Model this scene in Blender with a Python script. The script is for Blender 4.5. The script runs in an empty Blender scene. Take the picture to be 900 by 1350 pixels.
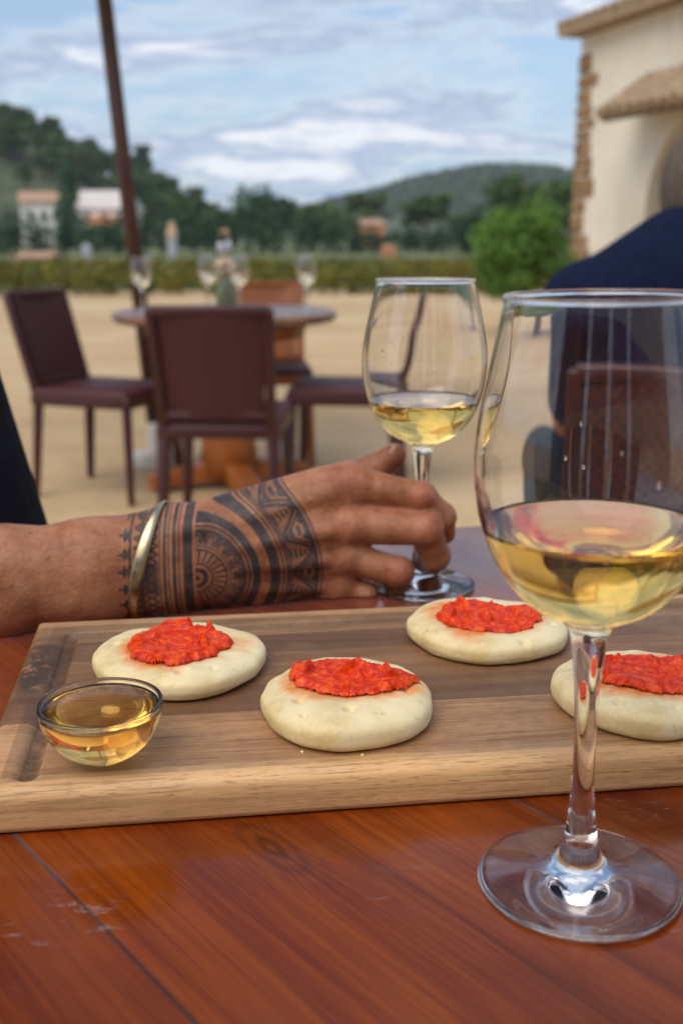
import bpy, bmesh, math, random
import numpy as np
from mathutils import Vector, Matrix, noise
from mathutils.bvhtree import BVHTree

R = math.radians
SC = bpy.context.scene
COL = SC.collection
random.seed(7)

# ------------------------------------------------------------------ camera, sky, sun, exposure
TZ = 0.75                      # table top height
ZC = TZ + 0.2515               # lens height
PITCH = math.atan(363 / 1400)
cd = bpy.data.cameras.new('camera'); cam = bpy.data.objects.new('camera', cd); COL.objects.link(cam)
cam.location = (0, 0, ZC); cam.rotation_euler = (math.pi / 2 - PITCH, 0, 0)
cd.sensor_fit = 'VERTICAL'; cd.sensor_height = 36; cd.lens = 36 * 1400 / 1350
cd.clip_start = 0.02; cd.clip_end = 3000
cd.dof.use_dof = True; cd.dof.focus_distance = 0.515; cd.dof.aperture_fstop = 7.6; cd.dof.aperture_blades = 9
SC.camera = cam

SUN_EL, SUN_AZ = R(52), R(215)          # azimuth clockwise from +Y: behind the camera, a little to the left
w = bpy.data.worlds.new('World'); SC.world = w; w.use_nodes = True
nt = w.node_tree; nt.nodes.clear()
def N(nt, typ, **kw):
    n = nt.nodes.new(typ)
    for k, v in kw.items():
        if k.startswith('i_'):
            key = k[2:]; key = int(key) if key.isdigit() else key.replace('_', ' ')
            n.inputs[key].default_value = v
        else: setattr(n, k, v)
    return n
def L(nt, a, b): nt.links.new(a, b)
def ramp(nt, fac, stops, interp='LINEAR'):
    r = nt.nodes.new('ShaderNodeValToRGB'); r.color_ramp.interpolation = interp
    e = r.color_ramp.elements
    while len(e) > 1: e.remove(e[-1])
    e[0].position = stops[0][0]; c = stops[0][1]; e[0].color = (*c, 1) if hasattr(c, '__len__') else (c, c, c, 1)
    for p_, c in stops[1:]:
        q = e.new(p_); q.color = (*c, 1) if hasattr(c, '__len__') else (c, c, c, 1)
    L(nt, fac, r.inputs['Fac']); return r.outputs['Color']
def mth(nt, op, a, b=None, clamp=False):
    n = nt.nodes.new('ShaderNodeMath'); n.operation = op; n.use_clamp = clamp
    for i, v in enumerate((a, b)):
        if v is None: continue
        if hasattr(v, 'is_linked') or hasattr(v, 'links'): L(nt, v, n.inputs[i])
        else: n.inputs[i].default_value = v
    return n.outputs[0]
def mixc(nt, fac, a, b, blend='MIX'):
    n = nt.nodes.new('ShaderNodeMix'); n.data_type = 'RGBA'; n.blend_type = blend
    for k, v in ((0, fac), (6, a), (7, b)):
        if hasattr(v, 'links'): L(nt, v, n.inputs[k])
        elif k == 0: n.inputs[0].default_value = v
        else: n.inputs[k].default_value = (*v, 1)
    return n.outputs[2]

sky = N(nt, 'ShaderNodeTexSky', sky_type='NISHITA', sun_disc=False, sun_elevation=SUN_EL, sun_rotation=SUN_AZ)
sky.air_density = 1.0; sky.dust_density = 1.5; sky.ozone_density = 1.6
bg = N(nt, 'ShaderNodeBackground'); bg.inputs['Strength'].default_value = 0.135
L(nt, sky.outputs[0], bg.inputs['Color'])
tc = N(nt, 'ShaderNodeTexCoord'); sep = N(nt, 'ShaderNodeSeparateXYZ'); L(nt, tc.outputs['Generated'], sep.inputs[0])
zz = mth(nt, 'MAXIMUM', sep.outputs['Z'], 0.0)
den = mth(nt, 'ADD', zz, 0.16)
cx = mth(nt, 'DIVIDE', sep.outputs['X'], den); cy = mth(nt, 'DIVIDE', sep.outputs['Y'], den)
cmb = N(nt, 'ShaderNodeCombineXYZ'); L(nt, cx, cmb.inputs[0]); L(nt, cy, cmb.inputs[1])
mp = N(nt, 'ShaderNodeMapping'); mp.inputs['Rotation'].default_value = (0, 0, R(12)); mp.inputs['Location'].default_value = (3.1, 1.35, 0)
mp.inputs['Scale'].default_value = (0.60, 0.90, 1); L(nt, cmb.outputs[0], mp.inputs[0])
n1 = N(nt, 'ShaderNodeTexNoise', i_Scale=1.5, i_Detail=7.0, i_Roughness=0.56, i_Distortion=0.5); L(nt, mp.outputs[0], n1.inputs['Vector'])
n2 = N(nt, 'ShaderNodeTexNoise', i_Scale=4.2, i_Detail=6.0, i_Roughness=0.6, i_Distortion=0.7); L(nt, mp.outputs[0], n2.inputs['Vector'])
cl = mth(nt, 'ADD', mth(nt, 'MULTIPLY', n1.outputs[0], 0.72), mth(nt, 'MULTIPLY', n2.outputs[0], 0.28))
cov = ramp(nt, cl, [(0.44, 0.04), (0.48, 0.55), (0.52, 0.92), (0.6, 1.0)])
low = mth(nt, 'SUBTRACT', 1.0, mth(nt, 'MULTIPLY', zz, 6.0, clamp=True), clamp=True)
cov = mth(nt, 'MAXIMUM', cov, mth(nt, 'MULTIPLY', low, 0.9), clamp=True)
ccol = ramp(nt, cl, [(0.43, (0.27, 0.42, 0.70)), (0.49, (0.60, 0.68, 0.78)), (0.54, (0.35, 0.44, 0.62)), (0.60, (0.82, 0.85, 0.90))])
bg2 = N(nt, 'ShaderNodeBackground'); bg2.inputs['Strength'].default_value = 1.0; L(nt, ccol, bg2.inputs['Color'])
ms = N(nt, 'ShaderNodeMixShader'); L(nt, cov, ms.inputs[0]); L(nt, bg.outputs[0], ms.inputs[1]); L(nt, bg2.outputs[0], ms.inputs[2])
wo = N(nt, 'ShaderNodeOutputWorld'); L(nt, ms.outputs[0], wo.inputs['Surface'])

ld = bpy.data.lights.new('sun', 'SUN'); ld.energy = 2.2; ld.angle = R(55); ld.color = (1, 0.92, 0.80)
sun = bpy.data.objects.new('sun', ld); COL.objects.link(sun)
sd = Vector((math.sin(SUN_AZ) * math.cos(SUN_EL), math.cos(SUN_AZ) * math.cos(SUN_EL), math.sin(SUN_EL)))
sun.rotation_euler = sd.to_track_quat('Z', 'Y').to_euler()
sun.location = (0, -5, 8)

SC.view_settings.view_transform = 'Standard'; SC.view_settings.look = 'None'
SC.view_settings.exposure = 0.25; SC.view_settings.gamma = 1; SC.view_settings.use_curve_mapping = False
SC.render.engine = 'CYCLES'
cy_ = SC.cycles
cy_.use_denoising = True; cy_.denoiser = 'OPENIMAGEDENOISE'
cy_.max_bounces = 18; cy_.transmission_bounces = 18; cy_.diffuse_bounces = 4; cy_.glossy_bounces = 6
cy_.transparent_max_bounces = 12; cy_.volume_bounces = 1
cy_.caustics_reflective = True; cy_.caustics_refractive = True; cy_.blur_glossy = 0.6
cy_.sample_clamp_indirect = 6.0

# ------------------------------------------------------------------ helpers
cp_, sp_ = math.cos(PITCH), math.sin(PITCH)
def P(px, py, fwd):
    "the world point seen at photo pixel (px, py) that stands fwd metres ahead of the lens"
    t = (py - 675) / 1400; d = fwd / (cp_ - t * sp_)
    return Vector(((px - 450) / 1400 * d, fwd, ZC - d * (sp_ + t * cp_)))
def TP(px, py, z):
    t = (py - 675) / 1400; d = (ZC - z) / (sp_ + t * cp_)
    return Vector(((px - 450) / 1400 * d, d * (cp_ - t * sp_), z))

def tag(o, label=None, cat=None, group=None, kind=None):
    if label: o['label'] = label
    if cat: o['category'] = cat
    if group: o['group'] = group
    if kind: o['kind'] = kind
    return o
def empty(name, loc=(0, 0, 0), rz=0.0, label=None, cat=None, group=None):
    o = bpy.data.objects.new(name, None); COL.objects.link(o); o.empty_display_size = 0.05
    o.location = loc; o.rotation_euler = (0, 0, rz); return tag(o, label, cat, group)
def link(name, me, m, parent=None, smooth=True):
    o = bpy.data.objects.new(name, me); COL.objects.link(o)
    if m: me.materials.append(m)
    if smooth: me.polygons.foreach_set('use_smooth', [True] * len(me.polygons))
    if parent: o.parent = parent
    return o
def children(o): return [c for c in bpy.data.objects if c.parent == o]
def copy_tree(o, parent=None):
    kids = [c for c in bpy.data.objects if c.parent == o]
    c = o.copy(); COL.objects.link(c)
    if parent: c.parent = parent
    for k in kids: copy_tree(k, c)
    return c
def mesh_from(verts, faces, name='mesh'):
    me = bpy.data.meshes.new(name); me.from_pydata([tuple(v) for v in verts], [], [tuple(f) for f in faces]); me.update(); return me
def bm_mesh(bm, name='mesh'):
    me = bpy.data.meshes.new(name); bmesh.ops.recalc_face_normals(bm, faces=bm.faces); bm.to_mesh(me); bm.free(); return me
def fattr(me, name, arr):
    a = me.attributes.new(name, 'FLOAT', 'POINT'); a.data.foreach_set('value', np.asarray(arr, dtype=np.float32))
def mverts(me):
    a = np.empty(len(me.vertices) * 3, dtype=np.float32); me.vertices.foreach_get('co', a); return a.reshape(-1, 3)

def lathe(profile, seg=96, closed_ring=True, name='lathe'):
    "profile: list of (r, z); points with r==0 become poles"
    vs, fs, rings = [], [], []
    for r, z in profile:
        if r <= 1e-7: rings.append([len(vs)]); vs.append((0, 0, z))
        else:
            rings.append(list(range(len(vs), len(vs) + seg)))
            for k in range(seg):
                a = 2 * math.pi * k / seg; vs.append((r * math.cos(a), r * math.sin(a), z))
    for A, B in zip(rings[:-1], rings[1:]):
        if len(A) == 1 and len(B) == 1: continue
        for k in range(seg):
            k2 = (k + 1) % seg
            if len(A) == 1: fs.append((A[0], B[k2], B[k]))
            elif len(B) == 1: fs.append((A[k], A[k2], B[0]))
            else: fs.append((A[k], A[k2], B[k2], B[k]))
    me = mesh_from(vs, fs, name)
    bm = bmesh.new(); bm.from_mesh(me); bmesh.ops.recalc_face_normals(bm, faces=bm.faces); bm.to_mesh(me); bm.free()
    return me
def spline(pts, n=8):
    "Catmull-Rom through (r, z) points"
    out = []; q = [pts[0]] + list(pts) + [pts[-1]]
    for i in range(1, len(q) - 2):
        p0, p1, p2, p3 = [np.array(q[i + k - 1], float) for k in range(4)]
        for j in range(n):
            t = j / n
            out.append(tuple(0.5 * ((2 * p1) + (-p0 + p2) * t + (2 * p0 - 5 * p1 + 4 * p2 - p3) * t * t + (-p0 + 3 * p1 - 3 * p2 + p3) * t ** 3)))
    out.append(tuple(pts[-1])); return out

def box_bm(bm, sx, sy, sz, loc=(0, 0, 0), rot=(0, 0, 0), bev=0.0, taper=1.0, seg=2):
    "box with its centre at loc"
    t = bmesh.new(); bmesh.ops.create_cube(t, size=1.0)
    for v in t.verts:
        k = taper if v.co.z > 0 else 1.0
        v.co = Vector((v.co.x * sx * k, v.co.y * sy * k, v.co.z * sz))
    if bev > 0: bmesh.ops.bevel(t, geom=t.edges[:] + t.verts[:], offset=bev, segments=seg, affect='EDGES', profile=0.5)
    from mathutils import Euler
    M = Matrix.Translation(loc) @ Euler(rot).to_matrix().to_4x4(); bmesh.ops.transform(t, matrix=M, verts=t.verts)
    me = bpy.data.meshes.new('tmp'); t.to_mesh(me); t.free(); bm.from_mesh(me); bpy.data.meshes.remove(me)
def bar_bm(bm, a, b, w0, d0, w1=None, d1=None, bev=0.0, seg=2):
    "tapered rectangular bar from a to b"
    a, b = Vector(a), Vector(b); w1 = w1 or w0; d1 = d1 or d0
    t = bmesh.new(); bmesh.ops.create_cube(t, size=1.0); ln = (b - a).length
    for v in t.verts:
        ww, dd = (w1, d1) if v.co.z > 0 else (w0, d0)
        v.co = Vector((v.co.x * ww, v.co.y * dd, (v.co.z + 0.5) * ln))
    if bev > 0: bmesh.ops.bevel(t, geom=t.edges[:] + t.verts[:], offset=bev, segments=seg, affect='EDGES', profile=0.5)
    q = (b - a).to_track_quat('Z', 'Y').to_matrix().to_4x4()
    bmesh.ops.transform(t, matrix=Matrix.Translation(a) @ q, verts=t.verts)
    me = bpy.data.meshes.new('tmp'); t.to_mesh(me); t.free(); bm.from_mesh(me); bpy.data.meshes.remove(me)
def tube_mesh(path, radii, seg=16, cap=True, name='tube'):
    path = [Vector(p) for p in path]; vs, fs = [], []
    up = None
    for i, p in enumerate(path):
        d = (path[min(i + 1, len(path) - 1)] - path[max(i - 1, 0)]).normalized()
        if up is None: up = Vector((0, 0, 1)) if abs(d.z) < 0.9 else Vector((0, 1, 0))
        x = d.cross(up).normalized(); y = x.cross(d).normalized(); up = y
        r = radii[i] if hasattr(radii, '__len__') else radii
        for k in range(seg):
            a = 2 * math.pi * k / seg; vs.append(p + (x * math.cos(a) + y * math.sin(a)) * r)
    for i in range(len(path) - 1):
        for k in range(seg):
            k2 = (k + 1) % seg; fs.append((i * seg + k, i * seg + k2, (i + 1) * seg + k2, (i + 1) * seg + k))
    if cap: fs.append(tuple(range(seg - 1, -1, -1))); fs.append(tuple((len(path) - 1) * seg + k for k in range(seg)))
    me = mesh_from(vs, fs, name); bm = bmesh.new(); bm.from_mesh(me); bmesh.ops.recalc_face_normals(bm, faces=bm.faces); bm.to_mesh(me); bm.free(); return me
def join_meshes(ms, name='joined'):
    bm = bmesh.new()
    for m in ms: bm.from_mesh(m); bpy.data.meshes.remove(m)
    me = bpy.data.meshes.new(name); bm.to_mesh(me); bm.free(); return me

# signed distance modelling with surface nets
def smin(a, b, k):
    h = np.clip(0.5 + 0.5 * (b - a) / k, 0, 1); return b * (1 - h) + a * h - k * h * (1 - h)
def sdf_mesh(prims, lo, hi, res, name='sdf', k=0.01, post=None):
    """prims: list of ('cap', a, b, ra, rb, k) rounded cones, ('ell', c, radii, k[, rot3x3]), ('-ell', ...) cuts"""
    lo, hi = np.array(lo, float), np.array(hi, float)
    n = np.ceil((hi - lo) / res).astype(int) + 1
    ax = [lo[i] + np.arange(n[i]) * res for i in range(3)]
    F = np.full(tuple(n), 1.0, dtype=np.float32)
    for pr in prims:
        typ = pr[0]
        if typ == 'cap':
            a, b, ra, rb = np.array(pr[1], float), np.array(pr[2], float), pr[3], pr[4]; kk = pr[5] if len(pr) > 5 else k
            mn = np.minimum(a, b) - max(ra, rb) - 2.5 * kk - 2 * res; mx = np.maximum(a, b) + max(ra, rb) + 2.5 * kk + 2 * res
        else:
            c, rad = np.array(pr[1], float), np.array(pr[2], float); kk = pr[3] if len(pr) > 3 else k
            mr = rad.max(); mn = c - mr - 2.5 * kk - 2 * res; mx = c + mr + 2.5 * kk + 2 * res
        i0 = np.clip(((mn - lo) / res).astype(int), 0, n - 1); i1 = np.clip(((mx - lo) / res).astype(int) + 2, 1, n)
        if np.any(i1 <= i0): continue
        X = ax[0][i0[0]:i1[0], None, None]; Y = ax[1][None, i0[1]:i1[1], None]; Z = ax[2][None, None, i0[2]:i1[2]]
        if typ == 'cap':
            ba = b - a; l2 = max(float(ba @ ba), 1e-12)
            h = np.clip(((X - a[0]) * ba[0] + (Y - a[1]) * ba[1] + (Z - a[2]) * ba[2]) / l2, 0, 1)
            D = np.sqrt((X - a[0] - ba[0] * h) ** 2 + (Y - a[1] - ba[1] * h) ** 2 + (Z - a[2] - ba[2] * h) ** 2) - (ra + (rb - ra) * h)
        else:
            x, y, z = X - c[0], Y - c[1], Z - c[2]
            if len(pr) > 4:
                m = np.array(pr[4]); x, y, z = (m[0, 0] * x + m[1, 0] * y + m[2, 0] * z, m[0, 1] * x + m[1, 1] * y + m[2, 1] * z, m[0, 2] * x + m[1, 2] * y + m[2, 2] * z)
            q = np.sqrt((x / rad[0]) ** 2 + (y / rad[1]) ** 2 + (z / rad[2]) ** 2) + 1e-9
            q2 = np.sqrt((x / rad[0] ** 2) ** 2 + (y / rad[1] ** 2) ** 2 + (z / rad[2] ** 2) ** 2) + 1e-9
            D = q * (q - 1) / q2
        sl = (slice(i0[0], i1[0]), slice(i0[1], i1[1]), slice(i0[2], i1[2]))
        D = D.astype(np.float32)
        if typ.startswith('-'): F[sl] = -smin(-F[sl], D, kk)
        else: F[sl] = smin(F[sl], D, kk)
    if post is not None: F = post(F, ax)
    F[0], F[-1], F[:, 0], F[:, -1], F[:, :, 0], F[:, :, -1] = 1, 1, 1, 1, 1, 1
    s = F < 0
    acc = np.zeros(tuple(n - 1) + (3,), np.float32); cnt = np.zeros(tuple(n - 1), np.int16)
    corners = [(i, j, k_) for i in (0, 1) for j in (0, 1) for k_ in (0, 1)]
    def cs(A, c): return A[c[0]:n[0] - 1 + c[0], c[1]:n[1] - 1 + c[1], c[2]:n[2] - 1 + c[2]]
    for c1 in corners:
        for d in range(3):
            if c1[d]: continue
            c2 = list(c1); c2[d] = 1
            f1, f2 = cs(F, c1), cs(F, c2); m = cs(s, c1) != cs(s, c2)
            idx = np.nonzero(m); t = f1[idx] / (f1[idx] - f2[idx])
            p_ = np.zeros((len(t), 3), np.float32)
            for q in range(3): p_[:, q] = c1[q] + (t if q == d else 0)
            acc[idx] += p_; cnt[idx] += 1
    act = np.nonzero(cnt); vid = np.full(tuple(n - 1), -1, np.int64); vid[act] = np.arange(len(act[0]))
    V = (np.stack(act, 1) + acc[act] / cnt[act][:, None]) * res + lo
    faces = []
    for d in range(3):
        sl1 = [slice(None)] * 3; sl2 = [slice(None)] * 3; sl1[d] = slice(0, n[d] - 1); sl2[d] = slice(1, n[d])
        m = s[tuple(sl1)] != s[tuple(sl2)]; e = np.argwhere(m)
        o1, o2 = [(1, 2), (2, 0), (0, 1)][d]
        e = e[(e[:, o1] > 0) & (e[:, o2] > 0) & (e[:, o1] < n[o1] - 1) & (e[:, o2] < n[o2] - 1)]
        inside = s[e[:, 0], e[:, 1], e[:, 2]]
        def off(a, b):
            q = e.copy(); q[:, o1] += a; q[:, o2] += b; return vid[q[:, 0], q[:, 1], q[:, 2]]
        Q = np.stack([off(-1, -1), off(0, -1), off(0, 0), off(-1, 0)], 1)
        Q[~inside] = Q[~inside][:, ::-1]; faces.append(Q)
    faces = np.concatenate(faces)
    me = bpy.data.meshes.new(name); me.vertices.add(len(V)); me.vertices.foreach_set('co', V.astype(np.float32).ravel())
    me.loops.add(len(faces) * 4); me.loops.foreach_set('vertex_index', faces.astype(np.int32).ravel())
    me.polygons.add(len(faces)); me.polygons.foreach_set('loop_start', np.arange(0, len(faces) * 4, 4, dtype=np.int32))
    me.update(calc_edges=True); me.validate(); return me
def subdivided(me, lv=1):
    o = bpy.data.objects.new('tmp', me); COL.objects.link(o); m = o.modifiers.new('s', 'SUBSURF'); m.levels = lv
    dg = bpy.context.evaluated_depsgraph_get(); out = bpy.data.meshes.new_from_object(o.evaluated_get(dg))
    bpy.data.objects.remove(o); return out

# ------------------------------------------------------------------ materials
def mat(name, color=(0.5, 0.5, 0.5), rough=0.5, **kw):
    m = bpy.data.materials.new(name); m.use_nodes = True; b = m.node_tree.nodes['Principled BSDF']
    b.inputs['Base Color'].default_value = (*color, 1); b.inputs['Roughness'].default_value = rough
    for k, v in kw.items(): b.inputs[k.replace('_', ' ')].default_value = v
    return m, m.node_tree, b
def coords(nt, kind='Object', scale=(1, 1, 1), rot=(0, 0, 0), loc=(0, 0, 0)):
    t = N(nt, 'ShaderNodeTexCoord'); m = N(nt, 'ShaderNodeMapping'); L(nt, t.outputs[kind], m.inputs[0])
    m.inputs['Scale'].default_value = scale; m.inputs['Rotation'].default_value = rot; m.inputs['Location'].default_value = loc
    return m.outputs[0]
def noise_(nt, vec, scale, detail=4, rough=0.55, dist=0.0):
    n = N(nt, 'ShaderNodeTexNoise', i_Scale=scale, i_Detail=detail, i_Roughness=rough, i_Distortion=dist); L(nt, vec, n.inputs['Vector']); return n.outputs[0]
def bump(nt, b, height, strength=0.3, dist=0.001):
    n = N(nt, 'ShaderNodeBump'); n.inputs['Strength'].default_value = strength; n.inputs['Distance'].default_value = dist
    L(nt, height, n.inputs['Height']); L(nt, n.outputs[0], b.inputs['Normal']); return n
def speckled(name, c1, c2, scale, rough=0.7, bs=0.3, bd=0.002, detail=5, **kw):
    m, nt, b = mat(name, c1, rough, **kw); v = coords(nt); f = noise_(nt, v, scale, detail, 0.6)
    L(nt, ramp(nt, f, [(0.3, c1), (0.7, c2)]), b.inputs['Base Color'])
    bump(nt, b, noise_(nt, v, scale * 3, 4), bs, bd); return m

def wood_table(name, dark, mid, light, ang, seam0, pitch, rough=0.3, scuff=True, knot=None):
    m, nt, b = mat(name, mid, rough)
    v = coords(nt, rot=(0, 0, -ang))                         # x along the grain, y across
    s = N(nt, 'ShaderNodeSeparateXYZ'); L(nt, v, s.inputs[0])
    yy = s.outputs['Y']
    if knot is not None:                                     # grain swerves round one knot
        kx, ky = knot
        dx = mth(nt, 'DIVIDE', mth(nt, 'SUBTRACT', s.outputs['X'], kx), 0.026); dy = mth(nt, 'DIVIDE', mth(nt, 'SUBTRACT', s.outputs['Y'], ky), 0.009)
        r2 = mth(nt, 'ADD', mth(nt, 'MULTIPLY', dx, dx), mth(nt, 'MULTIPLY', dy, dy))
        g = mth(nt, 'POWER', 2.718, mth(nt, 'MULTIPLY', r2, -0.8))
        yy = mth(nt, 'ADD', yy, mth(nt, 'MULTIPLY', mth(nt, 'MULTIPLY', dy, g), 0.012))
        knotf = g
    pl = mth(nt, 'DIVIDE', mth(nt, 'SUBTRACT', s.outputs['Y'], seam0), pitch)
    pid = mth(nt, 'FLOOR', pl); pf = mth(nt, 'FRACT', pl)
    sh = mth(nt, 'MULTIPLY', pid, 3.7)
    cb = N(nt, 'ShaderNodeCombineXYZ'); L(nt, mth(nt, 'ADD', mth(nt, 'MULTIPLY', s.outputs['X'], 1.0), sh), cb.inputs[0])
    L(nt, mth(nt, 'MULTIPLY', yy, 13.0), cb.inputs[1]); L(nt, sh, cb.inputs[2])
    f1 = noise_(nt, cb.outputs[0], 3.0, 6, 0.6, 0.4)
    cb2 = N(nt, 'ShaderNodeCombineXYZ'); L(nt, mth(nt, 'ADD', mth(nt, 'MULTIPLY', s.outputs['X'], 2.0), sh), cb2.inputs[0]); L(nt, mth(nt, 'MULTIPLY', yy, 120.0), cb2.inputs[1])
    f2 = noise_(nt, cb2.outputs[0], 3.0, 4, 0.7)
    cb3 = N(nt, 'ShaderNodeCombineXYZ'); L(nt, mth(nt, 'ADD', mth(nt, 'MULTIPLY', s.outputs['X'], 22.0), sh), cb3.inputs[0]); L(nt, mth(nt, 'MULTIPLY', yy, 900.0), cb3.inputs[1])
    f3 = noise_(nt, cb3.outputs[0], 1.0, 3, 0.6)
    f = mth(nt, 'ADD', mth(nt, 'ADD', mth(nt, 'MULTIPLY', f1, 0.50), mth(nt, 'MULTIPLY', f2, 0.32)), mth(nt, 'MULTIPLY', f3, 0.18))
    col = ramp(nt, f, [(0.34, dark), (0.47, mid), (0.60, light), (0.7, mid)])
    tone = N(nt, 'ShaderNodeTexWhiteNoise'); tone.noise_dimensions = '1D'; L(nt, pid, tone.inputs['W'])
    col = mixc(nt, 1.0, col, ramp(nt, tone.outputs[0], [(0, (0.82, 0.8, 0.8)), (1, (1.1, 1.1, 1.1))]), 'MULTIPLY')
    # worn varnish and blotches
    bl = noise_(nt, v, 9.0, 5, 0.6)
    col = mixc(nt, ramp(nt, bl, [(0.5, 0.0), (0.75, 0.5)]), col, dark)
    if knot is not None:
        rr = mth(nt, 'SQRT', r2)
        w_ = mth(nt, 'SINE', mth(nt, 'ADD', mth(nt, 'MULTIPLY', rr, 11.0), mth(nt, 'MULTIPLY', f1, 9.0)))
        kk = mth(nt, 'MULTIPLY', mth(nt, 'MULTIPLY', g, mth(nt, 'ADD', 0.55, mth(nt, 'MULTIPLY', w_, 0.30))), mth(nt, 'ADD', 0.3, f1), clamp=True)
        col = mixc(nt, kk, col, (dark[0] * 0.28, dark[1] * 0.5, dark[2] * 0.6))
    e = mth(nt, 'MINIMUM', pf, mth(nt, 'SUBTRACT', 1.0, pf))
    seam = mth(nt, 'LESS_THAN', e, 0.0045 * 0.19 / pitch)
    wear = ramp(nt, noise_(nt, v, 25.0, 3), [(0.42, 0.0), (0.62, 0.85)])
    col = mixc(nt, mth(nt, 'MULTIPLY', seam, 0.85), col, mixc(nt, wear, (0.05, 0.02, 0.012), (0.09, 0.07, 0.08)))
    rgh = ramp(nt, noise_(nt, v, 16.0, 6, 0.65), [(0.35, rough * 0.8), (0.7, rough * 1.5)])
    if scuff:
        sv = coords(nt, rot=(0, 0, -ang), scale=(60, 190, 1)); sc = noise_(nt, sv, 1.0, 7, 0.75, 0.5)
        zone = ramp(nt, noise_(nt, coords(nt, loc=(3, 1, 0)), 14.0, 3, 0.6), [(0.54, 0.0), (0.68, 1.0)])
        sf = mth(nt, 'MULTIPLY', ramp(nt, sc, [(0.56, 0.0), (0.66, 1.0)]), zone)
        col = mixc(nt, mth(nt, 'MULTIPLY', sf, 0.5), col, (0.30, 0.25, 0.27))
        rgh = mth(nt, 'ADD', rgh, mth(nt, 'MULTIPLY', sf, 0.25))
    L(nt, col, b.inputs['Base Color']); L(nt, rgh, b.inputs['Roughness'])
    hgt = mth(nt, 'SUBTRACT', mth(nt, 'MULTIPLY', f, 0.5), mth(nt, 'MULTIPLY', seam, 1.5))
    bump(nt, b, hgt, 0.35, 0.0008)
    b.inputs['Sheen Weight'].default_value = 0.45; b.inputs['Sheen Roughness'].default_value = 0.28; b.inputs['Sheen Tint'].default_value = (.78, .80, 1, 1); b.inputs['Specular IOR Level'].default_value = 0.34
    return m

def glass_mat(name, rough=0.0, color=(1, 1, 1), ior=1.5):
    m, nt, b = mat(name, color, rough); b.inputs['Transmission Weight'].default_value = 1.0; b.inputs['IOR'].default_value = ior; return m
def liquid_mat(name, absorb, density, ior=1.34):
    m, nt, b = mat(name, (1, 1, 1), 0.0); b.inputs['Transmission Weight'].default_value = 1.0; b.inputs['IOR'].default_value = ior
    va = N(nt, 'ShaderNodeVolumeAbsorption'); va.inputs['Color'].default_value = (*absorb, 1); va.inputs['Density'].default_value = density
    L(nt, va.outputs[0], nt.nodes['Material Output'].inputs['Volume']); return m

M = {}
M['glass'] = glass_mat('clear glass')
M['wine'] = liquid_mat('white wine', (0.982, 0.79, 0.18), 32)
M['pale_wine'] = liquid_mat('pale wine', (0.97, 0.86, 0.62), 26)
M['oil'] = liquid_mat('golden oil', (0.98, 0.73, 0.08), 46, 1.44)
M['rattan'], _nt, _b = mat('maroon rattan', (0.075, 0.016, 0.020), 0.6)
_v = coords(_nt, scale=(1, 1, 1)); _wv = N(_nt, 'ShaderNodeTexChecker', i_Scale=75.0); L(_nt, _v, _wv.inputs[0])
L(_nt, mixc(_nt, _wv.outputs['Fac'], (0.036, 0.006, 0.008), (0.080, 0.013, 0.017)), _b.inputs['Base Color'])
bump(_nt, _b, _wv.outputs['Fac'], 0.5, 0.002)
M['chair_frame'] = speckled('maroon frame', (0.036, 0.007, 0.009), (0.055, 0.011, 0.013), 60, 0.42, 0.1, 0.001)
M['orange_wood'] = speckled('orange varnished wood', (0.25, 0.070, 0.014), (0.40, 0.125, 0.026), 14, 0.4, 0.15, 0.002)
M['navy'] = speckled('navy cotton', (0.004, 0.008, 0.026), (0.007, 0.013, 0.040), 500, 0.9, 0.5, 0.0006)
M['black_cloth'] = speckled('black cotton', (0.006, 0.007, 0.012), (0.010, 0.011, 0.018), 700, 0.9, 0.5, 0.0005)
for q_ in ('navy', 'black_cloth'): M[q_].node_tree.nodes['Principled BSDF'].inputs['Specular IOR Level'].default_value = 0.12
for q_ in ('navy', 'black_cloth'):
    nt_ = M[q_].node_tree; b_ = nt_.nodes['Principled BSDF']; old = b_.inputs['Normal'].links[0].from_node
    fold = N(nt_, 'ShaderNodeBump'); fold.inputs['Strength'].default_value = 0.9; fold.inputs['Distance'].default_value = 0.02
    L(nt_, noise_(nt_, coords(nt_, scale=(1, 1, .45), rot=(.3, .5, 0)), 14, 2, .5, 1.2), fold.inputs['Height']); L(nt_, fold.outputs[0], old.inputs['Normal'])
M['jeans'] = speckled('grey blue denim', (0.10, 0.13, 0.18), (0.18, 0.22, 0.28), 300, 0.9, 0.4, 0.0006)
M['hair'] = speckled('grey brown hair', (0.065, 0.048, 0.038), (0.13, 0.10, 0.08), 90, 0.8, 0.5, 0.002)
M['pole'] = speckled('dark brown wooden pole', (0.045, 0.017, 0.010), (0.085, 0.032, 0.018), 18, 0.5, 0.2, 0.001)

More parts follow.
